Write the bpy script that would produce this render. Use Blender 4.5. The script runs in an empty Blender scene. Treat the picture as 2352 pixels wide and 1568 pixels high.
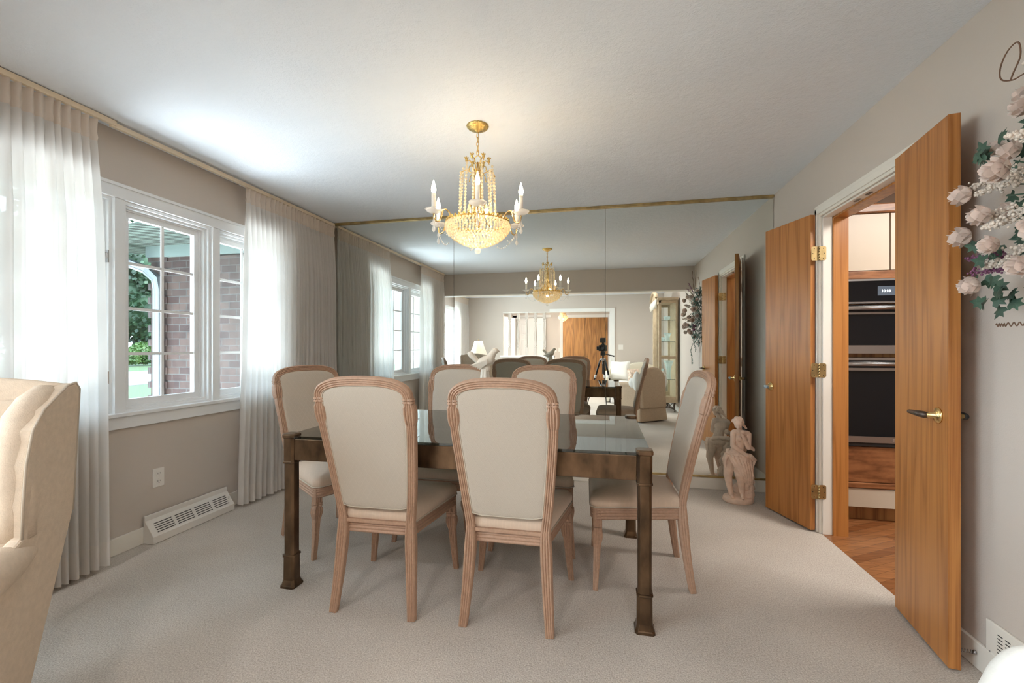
import bpy, bmesh, math, random
from mathutils import Vector, Matrix, noise
PI = math.pi
sc = bpy.context.scene
COL = sc.collection
random.seed(7)

# ------------------------------------------------------------------ camera
F_PX = 1000.0
YAW = math.atan(209.0 / F_PX)
EYE = 1.19
cam_data = bpy.data.cameras.new('camera')
cam_data.sensor_width = 36.0
cam_data.lens = 36.0 * F_PX / 2352.0
cam_data.shift_y = 14.0 / 2352.0
cam_data.clip_start = 0.01
cam = bpy.data.objects.new('camera', cam_data)
cam.location = (0, 0, EYE)
cam.rotation_euler = (PI / 2, 0, YAW)
COL.objects.link(cam)
sc.camera = cam

# ------------------------------------------------------------------ view, world, lights
sc.view_settings.view_transform = 'Standard'
sc.view_settings.look = 'None'
sc.view_settings.gamma = 1.0
sc.view_settings.use_curve_mapping = False
sc.view_settings.exposure = 1.24
sc.cycles.max_bounces = 14
sc.cycles.diffuse_bounces = 6
sc.cycles.glossy_bounces = 8
sc.cycles.transmission_bounces = 10
sc.cycles.transparent_max_bounces = 24
sc.cycles.sample_clamp_indirect = 3.0
sc.cycles.caustics_reflective = True
sc.cycles.caustics_refractive = False

W = bpy.data.worlds.new('overcast_sky')
sc.world = W
W.use_nodes = True
nt = W.node_tree
nt.nodes.clear()
wo = nt.nodes.new('ShaderNodeOutputWorld')
bg = nt.nodes.new('ShaderNodeBackground')
tc = nt.nodes.new('ShaderNodeTexCoord')
sep = nt.nodes.new('ShaderNodeSeparateXYZ')
ramp = nt.nodes.new('ShaderNodeValToRGB')
ramp.color_ramp.elements[0].position = 0.0
ramp.color_ramp.elements[0].color = (0.72, 0.86, 1.0, 1)
ramp.color_ramp.elements[1].position = 0.6
ramp.color_ramp.elements[1].color = (0.62, 0.80, 1.0, 1)
nt.links.new(tc.outputs['Generated'], sep.inputs[0])
nt.links.new(sep.outputs['Z'], ramp.inputs[0])
nt.links.new(ramp.outputs[0], bg.inputs[0])
bg.inputs[1].default_value = 6.0
nt.links.new(bg.outputs[0], wo.inputs[0])


def area_light(name, loc, rot, sx, sy, energy, color=(1, 1, 1), portal=False, spread=180):
    d = bpy.data.lights.new(name, 'AREA')
    d.shape = 'RECTANGLE'
    d.size, d.size_y = sx, sy
    d.energy = energy
    d.color = color
    d.spread = math.radians(spread)
    if portal:
        d.cycles.is_portal = True
    o = bpy.data.objects.new(name, d)
    o.location = loc
    o.rotation_euler = rot
    COL.objects.link(o)
    return o


def point_light(name, loc, energy, color, radius=0.02, parent=None):
    d = bpy.data.lights.new(name, 'POINT')
    d.energy = energy
    d.color = color
    d.shadow_soft_size = radius
    o = bpy.data.objects.new(name, d)
    o.location = loc
    COL.objects.link(o)
    if parent:
        o.parent = parent
    return o


# daylight sampling portals in the two window openings (they emit nothing)
area_light('dining_window_portal', (-2.80, 2.33, 1.42), (0, -PI / 2, 0), 1.3, 1.95, 1, portal=True)
area_light('living_window_portal', (-3.50, -0.8, 1.42), (0, -PI / 2, 0), 1.3, 2.4, 1, portal=True)
# added area lamp standing in for daylight at the living room window
area_light('added_living_daylight', (-3.62, -0.80, 1.42), (0, -PI / 2, 0), 1.28, 2.36, 120, (0.90, 0.95, 1.0))
# added lamp facing up outside the dining window, stands in for ground bounce
area_light('added_window_uplight', (-4.6, 2.2, -0.24), (PI, 0, 0), 2.8, 3.6, 380, (0.90, 0.94, 1.0))
# added fill lamps on living room, kitchen and hall ceilings (fixtures built below)
LIVING_FILLS = [(-2.2, -0.75), (-0.75, -0.75), (0.65, -0.75)]
for lx, ly in LIVING_FILLS:
    area_light('living_fill_lamp', (lx, ly, 2.385), (0, 0, 0), 0.24, 0.24, 8, (1.0, 0.96, 0.92))
area_light('kitchen_fill_lamp', (2.3, 2.3, 2.385), (0, 0, 0), 0.6, 0.6, 20, (1.0, 0.92, 0.82))
area_light('hall_fill_lamp', (-1.6, -3.6, 2.385), (0, 0, 0), 0.3, 0.3, 40, (1.0, 0.95, 0.9))

sun_d = bpy.data.lights.new('sun', 'SUN')
sun_d.energy = 6
sun_d.angle = math.radians(3)
sun_d.color = (1.0, 0.96, 0.9)
sun = bpy.data.objects.new('sun', sun_d)
sun.rotation_euler = Vector((-0.75, -0.35, -1.0)).to_track_quat('-Z', 'Y').to_euler()
COL.objects.link(sun)

# ------------------------------------------------------------------ materials
MATS = {}


def new_mat(name):
    m = bpy.data.materials.new(name)
    m.use_nodes = True
    n = m.node_tree
    n.nodes.clear()
    out = n.nodes.new('ShaderNodeOutputMaterial')
    MATS[name] = m
    return m, n, out


def N(n, kind, **kw):
    x = n.nodes.new(kind)
    for k, v in kw.items():
        if k.startswith('i_'):
            x.inputs[k[2:].replace('_', ' ')].default_value = v
        else:
            setattr(x, k, v)
    return x


def L(n, a, ao, b, bi):
    n.links.new(a.outputs[ao], b.inputs[bi])


def rgba(c):
    return (c[0], c[1], c[2], 1.0)


def principled(n, out, color, rough, metal=0.0, spec=0.5):
    b = N(n, 'ShaderNodeBsdfPrincipled')
    b.inputs['Base Color'].default_value = rgba(color)
    b.inputs['Roughness'].default_value = rough
    b.inputs['Metallic'].default_value = metal
    b.inputs['Specular IOR Level'].default_value = spec
    L(n, b, 0, out, 0)
    return b


def coords(n, scale=(1, 1, 1), which='Object', rot=(0, 0, 0)):
    t = N(n, 'ShaderNodeTexCoord')
    mp = N(n, 'ShaderNodeMapping')
    mp.inputs['Scale'].default_value = scale
    mp.inputs['Rotation'].default_value = rot
    L(n, t, which, mp, 0)
    return mp


def mat_simple(name, color, rough=0.5, metal=0.0, bump=0.0, scale=60.0, vary=0.0, spec=0.5, vscale=None):
    m, n, out = new_mat(name)
    b = principled(n, out, color, rough, metal, spec)
    if bump or vary:
        mp = coords(n)
        tx = N(n, 'ShaderNodeTexNoise')
        tx.inputs['Scale'].default_value = scale
        tx.inputs['Detail'].default_value = 3
        L(n, mp, 0, tx, 'Vector')
        if bump:
            bp = N(n, 'ShaderNodeBump')
            bp.inputs['Strength'].default_value = bump
            bp.inputs['Distance'].default_value = 0.004
            L(n, tx, 0, bp, 'Height')
            L(n, bp, 0, b, 'Normal')
        if vary:
            t2 = N(n, 'ShaderNodeTexNoise')
            t2.inputs['Scale'].default_value = vscale or scale * 0.2
            L(n, mp, 0, t2, 'Vector')
            r = N(n, 'ShaderNodeValToRGB')
            lo = [max(0, c * (1 - vary)) for c in color]
            hi = [min(1, c * (1 + vary)) for c in color]
            r.color_ramp.elements[0].color = rgba(lo)
            r.color_ramp.elements[1].color = rgba(hi)
            r.color_ramp.elements[0].position = 0.3
            r.color_ramp.elements[1].position = 0.7
            L(n, t2, 0, r, 0)
            L(n, r, 0, b, 'Base Color')
    return m


def mat_wood(name, c0, c1, scale=(9, 9, 0.9), rough=0.35, ring=6.0, pore=0.35):
    m, n, out = new_mat(name)
    b = principled(n, out, c0, rough)
    mp = coords(n, scale)
    t1 = N(n, 'ShaderNodeTexNoise')
    t1.inputs['Scale'].default_value = 1.0
    t1.inputs['Detail'].default_value = 2
    L(n, mp, 0, t1, 'Vector')
    mul = N(n, 'ShaderNodeMath', operation='MULTIPLY')
    mul.inputs[1].default_value = ring
    L(n, t1, 0, mul, 0)
    fr = N(n, 'ShaderNodeMath', operation='PINGPONG')
    fr.inputs[1].default_value = 0.5
    L(n, mul, 0, fr, 0)
    mp2 = coords(n, (scale[0] * 22, scale[1] * 22, scale[2] * 5))
    t2 = N(n, 'ShaderNodeTexNoise')
    t2.inputs['Scale'].default_value = 1.0
    t2.inputs['Detail'].default_value = 2
    L(n, mp2, 0, t2, 'Vector')
    mx = N(n, 'ShaderNodeMath', operation='MULTIPLY_ADD')
    mx.inputs[1].default_value = pore * 2
    L(n, t2, 0, mx, 0)
    L(n, fr, 0, mx, 2)
    r = N(n, 'ShaderNodeValToRGB')
    r.color_ramp.elements[0].color = rgba(c1)
    r.color_ramp.elements[0].position = 0.25
    r.color_ramp.elements[1].color = rgba(c0)
    r.color_ramp.elements[1].position = 0.8
    L(n, mx, 0, r, 0)
    L(n, r, 0, b, 'Base Color')
    bp = N(n, 'ShaderNodeBump')
    bp.inputs['Strength'].default_value = 0.12
    bp.inputs['Distance'].default_value = 0.002
    L(n, mx, 0, bp, 'Height')
    L(n, bp, 0, b, 'Normal')
    return m


def mat_fabric(name, color, axes='XZ', du=0.036, dv=0.056, strength=0.5):
    """woven fabric with a fine raised diamond lattice"""
    m, n, out = new_mat(name)
    b = principled(n, out, color, 0.85, 0, 0.2)
    b.inputs['Sheen Weight'].default_value = 0.2
    t = N(n, 'ShaderNodeTexCoord')
    s = N(n, 'ShaderNodeSeparateXYZ')
    L(n, t, 'Object', s, 0)
    lines = []
    for sg in (1, -1):
        a = N(n, 'ShaderNodeMath', operation='MULTIPLY')
        a.inputs[1].default_value = 1.0 / du
        L(n, s, axes[0], a, 0)
        c = N(n, 'ShaderNodeMath', operation='MULTIPLY_ADD')
        c.inputs[1].default_value = sg / dv
        L(n, s, axes[1], c, 0)
        L(n, a, 0, c, 2)
        p = N(n, 'ShaderNodeMath', operation='PINGPONG')
        p.inputs[1].default_value = 0.5
        L(n, c, 0, p, 0)
        q = N(n, 'ShaderNodeMath', operation='LESS_THAN')
        q.inputs[1].default_value = 0.06
        L(n, p, 0, q, 0)
        lines.append(q)
    mxm = N(n, 'ShaderNodeMath', operation='MAXIMUM')
    L(n, lines[0], 0, mxm, 0)
    L(n, lines[1], 0, mxm, 1)
    tn = N(n, 'ShaderNodeTexNoise')
    tn.inputs['Scale'].default_value = 420
    L(n, t, 'Object', tn, 'Vector')
    ad = N(n, 'ShaderNodeMath', operation='MULTIPLY_ADD')
    ad.inputs[1].default_value = 0.8
    L(n, tn, 0, ad, 0)
    L(n, mxm, 0, ad, 2)
    bp = N(n, 'ShaderNodeBump')
    bp.inputs['Strength'].default_value = strength
    bp.inputs['Distance'].default_value = 0.0012
    L(n, ad, 0, bp, 'Height')
    L(n, bp, 0, b, 'Normal')
    mix = N(n, 'ShaderNodeMix', data_type='RGBA')
    mix.inputs[6].default_value = rgba(color)
    mix.inputs[7].default_value = rgba([min(1, c * 1.035) for c in color])
    L(n, mxm, 0, mix, 0)
    L(n, mix, 2, b, 'Base Color')
    return m


def mat_thin_glass(name, tint=(1, 1, 1), refl=1.0, ior=1.5, rough=0.0):
    m, n, out = new_mat(name)
    tr = N(n, 'ShaderNodeBsdfTransparent')
    tr.inputs[0].default_value = rgba(tint)
    gl = N(n, 'ShaderNodeBsdfGlossy')
    gl.inputs['Roughness'].default_value = rough
    gl.inputs[0].default_value = (refl, refl, refl, 1)
    ge = N(n, 'ShaderNodeNewGeometry')
    dt = N(n, 'ShaderNodeVectorMath', operation='DOT_PRODUCT')
    L(n, ge, 'Normal', dt, 0)
    L(n, ge, 'Incoming', dt, 1)
    ab = N(n, 'ShaderNodeMath', operation='ABSOLUTE')
    L(n, dt, 'Value', ab, 0)
    om = N(n, 'ShaderNodeMath', operation='SUBTRACT')
    om.inputs[0].default_value = 1.0
    L(n, ab, 0, om, 1)
    pw = N(n, 'ShaderNodeMath', operation='POWER')
    pw.inputs[1].default_value = 5.0
    L(n, om, 0, pw, 0)
    f0 = ((ior - 1) / (ior + 1)) ** 2
    fr = N(n, 'ShaderNodeMath', operation='MULTIPLY_ADD')
    fr.inputs[1].default_value = 1 - f0
    fr.inputs[2].default_value = f0
    L(n, pw, 0, fr, 0)
    mx = N(n, 'ShaderNodeMixShader')
    L(n, fr, 0, mx, 0)
    L(n, tr, 0, mx, 1)
    L(n, gl, 0, mx, 2)
    L(n, mx, 0, out, 0)
    return m


def mat_sheer(name, color, transp=0.2, transl=0.45):
    m, n, out = new_mat(name)
    df = N(n, 'ShaderNodeBsdfDiffuse')
    df.inputs[0].default_value = rgba(color)
    tl = N(n, 'ShaderNodeBsdfTranslucent')
    tl.inputs[0].default_value = rgba(color)
    tr = N(n, 'ShaderNodeBsdfTransparent')
    m1 = N(n, 'ShaderNodeMixShader')
    m1.inputs[0].default_value = transl
    L(n, df, 0, m1, 1)
    L(n, tl, 0, m1, 2)
    m2 = N(n, 'ShaderNodeMixShader')
    m2.inputs[0].default_value = transp
    L(n, m1, 0, m2, 1)
    L(n, tr, 0, m2, 2)
    L(n, m2, 0, out, 0)
    return m


def mat_emit(name, color, strength):
    m, n, out = new_mat(name)
    e = N(n, 'ShaderNodeEmission')
    e.inputs[0].default_value = rgba(color)
    e.inputs[1].default_value = strength
    L(n, e, 0, out, 0)
    return m


def mat_mirror(name):
    m, n, out = new_mat(name)
    g = N(n, 'ShaderNodeBsdfGlossy')
    g.inputs[0].default_value = (0.83, 0.865, 0.835, 1)
    g.inputs['Roughness'].default_value = 0.0
    L(n, g, 0, out, 0)
    return m


def mat_brick(name, axes_rot=(PI / 2, 0, 0)):
    m, n, out = new_mat(name)
    b = principled(n, out, (0.2, 0.1, 0.07), 0.9)
    mp = coords(n, (1, 1, 1), 'Object', axes_rot)
    br = N(n, 'ShaderNodeTexBrick')
    br.inputs['Color1'].default_value = (0.030, 0.016, 0.014, 1)
    br.inputs['Color2'].default_value = (0.058, 0.036, 0.029, 1)
    br.inputs['Mortar'].default_value = (0.052, 0.048, 0.045, 1)
    br.inputs['Scale'].default_value = 1.0
    br.inputs['Brick Width'].default_value = 0.21
    br.inputs['Row Height'].default_value = 0.085
    br.inputs['Mortar Size'].default_value = 0.006
    br.inputs['Bias'].default_value = -0.1
    L(n, mp, 0, br, 'Vector')
    tn = N(n, 'ShaderNodeTexNoise')
    tn.inputs['Scale'].default_value = 9
    L(n, mp, 0, tn, 'Vector')
    mx = N(n, 'ShaderNodeMix', data_type='RGBA', blend_type='OVERLAY')
    mx.inputs[0].default_value = 0.5
    L(n, br, 0, mx, 6)
    L(n, tn, 0, mx, 7)
    L(n, mx, 2, b, 'Base Color')
    bp = N(n, 'ShaderNodeBump')
    bp.inputs['Strength'].default_value = 0.6
    bp.inputs['Distance'].default_value = 0.01
    L(n, br, 'Fac', bp, 'Height')
    bp.invert = True
    L(n, bp, 0, b, 'Normal')
    return m


def mat_carpet(name):
    m, n, out = new_mat(name)
    b = principled(n, out, (0.5, 0.45, 0.4), 0.95, 0, 0.1)
    mp = coords(n)
    t1 = N(n, 'ShaderNodeTexNoise')
    t1.inputs['Scale'].default_value = 170
    t1.inputs['Detail'].default_value = 4
    L(n, mp, 0, t1, 'Vector')
    t2 = N(n, 'ShaderNodeTexNoise')
    t2.inputs['Scale'].default_value = 1.6
    t2.inputs['Detail'].default_value = 3
    L(n, mp, 0, t2, 'Vector')
    ad = N(n, 'ShaderNodeMath', operation='MULTIPLY_ADD')
    ad.inputs[1].default_value = 0.35
    L(n, t2, 0, ad, 0)
    L(n, t1, 0, ad, 2)
    r = N(n, 'ShaderNodeValToRGB')
    r.color_ramp.elements[0].position = 0.42
    r.color_ramp.elements[0].color = (0.36, 0.315, 0.27, 1)
    r.color_ramp.elements[1].position = 0.92
    r.color_ramp.elements[1].color = (0.66, 0.605, 0.55, 1)
    L(n, ad, 0, r, 0)
    L(n, r, 0, b, 'Base Color')
    bp = N(n, 'ShaderNodeBump')
    bp.inputs['Strength'].default_value = 0.55
    bp.inputs['Distance'].default_value = 0.005
    L(n, t1, 0, bp, 'Height')
    L(n, bp, 0, b, 'Normal')
    return m


def mat_ceiling(name):
    m, n, out = new_mat(name)
    b = principled(n, out, (0.815, 0.85, 0.905), 0.9, 0, 0.1)
    mp = coords(n)
    t1 = N(n, 'ShaderNodeTexNoise')
    t1.inputs['Scale'].default_value = 26
    t1.inputs['Detail'].default_value = 6
    t1.inputs['Roughness'].default_value = 0.6
    L(n, mp, 0, t1, 'Vector')
    t2 = N(n, 'ShaderNodeTexNoise')
    t2.inputs['Scale'].default_value = 160
    L(n, mp, 0, t2, 'Vector')
    ad = N(n, 'ShaderNodeMath', operation='MULTIPLY_ADD')
    ad.inputs[1].default_value = 0.4
    L(n, t2, 0, ad, 0)
    L(n, t1, 0, ad, 2)
    bp = N(n, 'ShaderNodeBump')
    bp.inputs['Strength'].default_value = 0.45
    bp.inputs['Distance'].default_value = 0.008
    L(n, ad, 0, bp, 'Height')
    L(n, bp, 0, b, 'Normal')
    return m


def mat_antique_brass(name):
    m, n, out = new_mat(name)
    b = principled(n, out, (0.3, 0.2, 0.1), 0.3, 0.92)
    mp = coords(n, (1, 1, 0.5))
    t1 = N(n, 'ShaderNodeTexNoise')
    t1.inputs['Scale'].default_value = 14
    t1.inputs['Detail'].default_value = 5
    L(n, mp, 0, t1, 'Vector')
    r = N(n, 'ShaderNodeValToRGB')
    r.color_ramp.elements[0].position = 0.3
    r.color_ramp.elements[0].color = (0.06, 0.040, 0.026, 1)
    r.color_ramp.elements[1].position = 0.75
    r.color_ramp.elements[1].color = (0.24, 0.15, 0.088, 1)
    L(n, t1, 0, r, 0)
    L(n, r, 0, b, 'Base Color')
    r2 = N(n, 'ShaderNodeMapRange')
    r2.inputs['To Min'].default_value = 0.2
    r2.inputs['To Max'].default_value = 0.45
    L(n, t1, 0, r2, 0)
    L(n, r2, 0, b, 'Roughness')
    return m


def mat_planks(name):
    m, n, out = new_mat(name)
    b = principled(n, out, (0.4, 0.2, 0.08), 0.25)
    mp = coords(n, (1, 1, 1), 'Object', (0, 0, math.radians(-32)))
    br = N(n, 'ShaderNodeTexBrick')
    br.inputs['Color1'].default_value = (0.20, 0.075, 0.026, 1)
    br.inputs['Color2'].default_value = (0.31, 0.135, 0.052, 1)
    br.inputs['Mortar'].default_value = (0.12, 0.05, 0.02, 1)
    br.inputs['Scale'].default_value = 1.0
    br.inputs['Brick Width'].default_value = 0.9
    br.inputs['Row Height'].default_value = 0.057
    br.inputs['Mortar Size'].default_value = 0.001
    L(n, mp, 0, br, 'Vector')
    mp2 = coords(n, (4, 60, 1), 'Object', (0, 0, math.radians(-32)))
    t = N(n, 'ShaderNodeTexNoise')
    t.inputs['Scale'].default_value = 1
    t.inputs['Detail'].default_value = 3
    L(n, mp2, 0, t, 'Vector')
    mx = N(n, 'ShaderNodeMix', data_type='RGBA', blend_type='OVERLAY')
    mx.inputs[0].default_value = 0.6
    L(n, br, 0, mx, 6)
    L(n, t, 0, mx, 7)
    L(n, mx, 2, b, 'Base Color')
    return m


def mat_crystal(name, tint=(1, 0.96, 0.88), tr=0.45):
    m, n, out = new_mat(name)
    b = principled(n, out, tint, 0.04, 0, 0.9)
    b.inputs['IOR'].default_value = 1.55
    t = N(n, 'ShaderNodeBsdfTranslucent')
    t.inputs[0].default_value = rgba(tint)
    m1 = N(n, 'ShaderNodeMixShader')
    m1.inputs[0].default_value = 0.5
    L(n, b, 0, m1, 1)
    L(n, t, 0, m1, 2)
    tp = N(n, 'ShaderNodeBsdfTransparent')
    m2 = N(n, 'ShaderNodeMixShader')
    m2.inputs[0].default_value = tr
    L(n, m1, 0, m2, 1)
    L(n, tp, 0, m2, 2)
    L(n, m2, 0, out, 0)
    return m


mat_ceiling('ceiling_paint')
mat_simple('wall_paint', (0.58, 0.515, 0.46), 0.9, bump=0.12, scale=220, spec=0.15)
mat_simple('wall_paint_light', (0.66, 0.615, 0.575), 0.9, bump=0.12, scale=220, spec=0.15)
mat_simple('white_trim', (0.80, 0.79, 0.77), 0.4)
mat_simple('cream_trim', (0.80, 0.76, 0.69), 0.4)
mat_simple('window_white', (0.82, 0.825, 0.83), 0.35)
mat_simple('plastic_white', (0.78, 0.74, 0.69), 0.4)
mat_simple('dark_slot', (0.03, 0.028, 0.025), 0.7)
mat_carpet('carpet')
mat_planks('oak_planks')
mat_wood('oak_door', (0.46, 0.19, 0.05), (0.27, 0.09, 0.018), (13, 13, 0.55), 0.33, 5.0, 0.42)
mat_wood('oak_dark', (0.36, 0.17, 0.055), (0.17, 0.07, 0.02), (8, 8, 0.8), 0.4, 6.0, 0.35)
mat_wood('oak_rail', (0.30, 0.125, 0.05), (0.15, 0.055, 0.02), (1.2, 8, 12), 0.35, 6.0, 0.3)
mat_simple('brass', (0.72, 0.50, 0.22), 0.25, 1.0)
mat_simple('brass_dull', (0.46, 0.35, 0.17), 0.42, 1.0, bump=0.1, scale=80, vary=0.25)
mat_simple('gold', (0.85, 0.55, 0.20), 0.22, 1.0, bump=0.9, scale=150, vary=0.35, vscale=90)
mat_simple('gold_smooth', (0.92, 0.66, 0.32), 0.18, 1.0)
mat_antique_brass('antique_brass')
mat_mirror('mirror_silver')
mat_thin_glass('window_glass', (0.93, 0.97, 0.97))
mat_thin_glass('smoked_glass', (0.36, 0.375, 0.345), 1.0, 1.62)
mat_thin_glass('cabinet_glass', (0.95, 0.975, 0.96))
mat_simple('glass_edge', (0.03, 0.06, 0.05), 0.1, 0, spec=0.8)
mat_sheer('sheer_fabric', (0.85, 0.82, 0.79), 0.05, 0.5)
mat_sheer('sheer_header', (0.84, 0.75, 0.67), 0.03, 0.3)
mat_sheer('sheer_hem', (0.85, 0.81, 0.77), 0.02, 0.42)
mat_simple('rod_enamel', (0.78, 0.66, 0.50), 0.4)
mat_simple('pickled_wood', (0.40, 0.25, 0.17), 0.5, bump=0.1, scale=120, vary=0.09, vscale=90)
mat_fabric('chair_fabric_back', (0.47, 0.41, 0.34), 'XZ', 0.030, 0.047, 0.7)
mat_fabric('chair_fabric_seat', (0.60, 0.465, 0.36), 'XY')  # pushed peach, putting warm chandelier and oak bounce into the fabric colour
mat_simple('chair_piping', (0.50, 0.43, 0.35), 0.8)
mat_simple('wing_fabric', (0.64, 0.53, 0.42), 0.9, bump=0.35, scale=260, vary=0.05, spec=0.15)
mat_simple('slip_fabric', (0.54, 0.41, 0.30), 0.9, bump=0.3, scale=240, vary=0.05, spec=0.15)
mat_fabric('quilt_fabric', (0.84, 0.83, 0.81), 'XZ', 0.11, 0.2, 0.9)
mat_simple('sofa_fabric', (0.74, 0.68, 0.55), 0.9, bump=0.3, scale=200)
mat_simple('pillow_lit_wing_white', (0.82, 0.81, 0.77), 0.9, bump=0.4, scale=60)  # pillow's own white; on the armchair wings it stands in for window light
mat_simple('pillow_floral', (0.66, 0.52, 0.42), 0.9, vary=0.4, scale=80, vscale=30)
mat_simple('ceramic', (0.80, 0.73, 0.62), 0.45, bump=0.2, scale=120, vary=0.06)
mat_simple('terracotta_white', (0.74, 0.57, 0.46), 0.75, bump=0.55, scale=110, vary=0.08)
mat_simple('chrome', (0.75, 0.76, 0.78), 0.12, 1.0)
mat_simple('steel', (0.42, 0.42, 0.43), 0.28, 1.0)
mat_simple('black_plastic', (0.012, 0.012, 0.013), 0.4)
mat_simple('black_metal', (0.03, 0.03, 0.033), 0.35, 0.5)
mat_simple('oven_glass', (0.004, 0.005, 0.007), 0.05, 0, spec=0.4)
mat_simple('cabinet_cream', (0.52, 0.45, 0.36), 0.4)
mat_simple('pale_oak', (0.48, 0.37, 0.25), 0.5, vary=0.12, scale=60, bump=0.1)
mat_simple('dark_bronze', (0.10, 0.075, 0.06), 0.4, 0.8)
mat_emit('bulb_glow', (1.0, 0.80, 0.52), 38)
mat_emit('fill_diffuser', (1.0, 0.96, 0.92), 4)  # glow of the added ceiling fixtures
mat_emit('display_glow', (0.42, 0.47, 0.55), 0.16)
mat_emit('digit_glow', (0.85, 0.93, 1.0), 2.0)
mat_simple('candle_sleeve', (0.86, 0.82, 0.76), 0.5)
mat_crystal('crystal_warm', (1.0, 0.88, 0.66), 0.28)
mat_crystal('crystal_clear', (0.98, 0.96, 0.93), 0.45)
mat_crystal('crystal_vase', (0.80, 0.92, 0.95), 0.5)
mat_sheer('shade_fabric', (0.90, 0.84, 0.78), 0.0, 0.5)
mat_brick('brick_wall')
mat_brick('brick_wall_side', (PI / 2, 0, PI / 2))
mat_simple('exterior_white', (0.115, 0.15, 0.14), 0.5)
mat_simple('downspout_white', (0.12, 0.14, 0.155), 0.4)
mat_simple('soffit_vinyl', (0.085, 0.115, 0.10), 0.6)
mat_simple('shingle', (0.10, 0.11, 0.12), 0.9, vary=0.3, scale=40)
mat_simple('lawn_grass', (0.020, 0.042, 0.005), 0.95, bump=0.6, scale=60, vary=0.3)
mat_simple('driveway_concrete', (0.09, 0.09, 0.09), 0.9, vary=0.06, scale=10)
mat_simple('tree_leaf', (0.017, 0.042, 0.016), 0.6, vary=0.45, scale=4, vscale=1.2)
mat_simple('bush_leaf', (0.036, 0.075, 0.012), 0.6, vary=0.35, scale=20, vscale=2)
mat_simple('bark', (0.08, 0.06, 0.045), 0.9)
mat_simple('ivy_leaf', (0.04, 0.085, 0.055), 0.55, vary=0.45, scale=60, vscale=14)
mat_simple('rose_petal', (0.76, 0.63, 0.56), 0.6, vary=0.12, scale=60, vscale=25)
mat_simple('plume_cream', (0.70, 0.61, 0.53), 0.8, vary=0.12, scale=120, vscale=60)
mat_simple('purple_sprig', (0.20, 0.07, 0.14), 0.8, vary=0.3, scale=90)
mat_simple('twig', (0.16, 0.085, 0.05), 0.8)
mat_simple('hall_door_white', (0.88, 0.87, 0.86), 0.45)
mat_simple('tripod_band', (0.8, 0.8, 0.8), 0.4)
mat_simple('blue_silicone', (0.30, 0.40, 0.46), 0.25)


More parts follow.
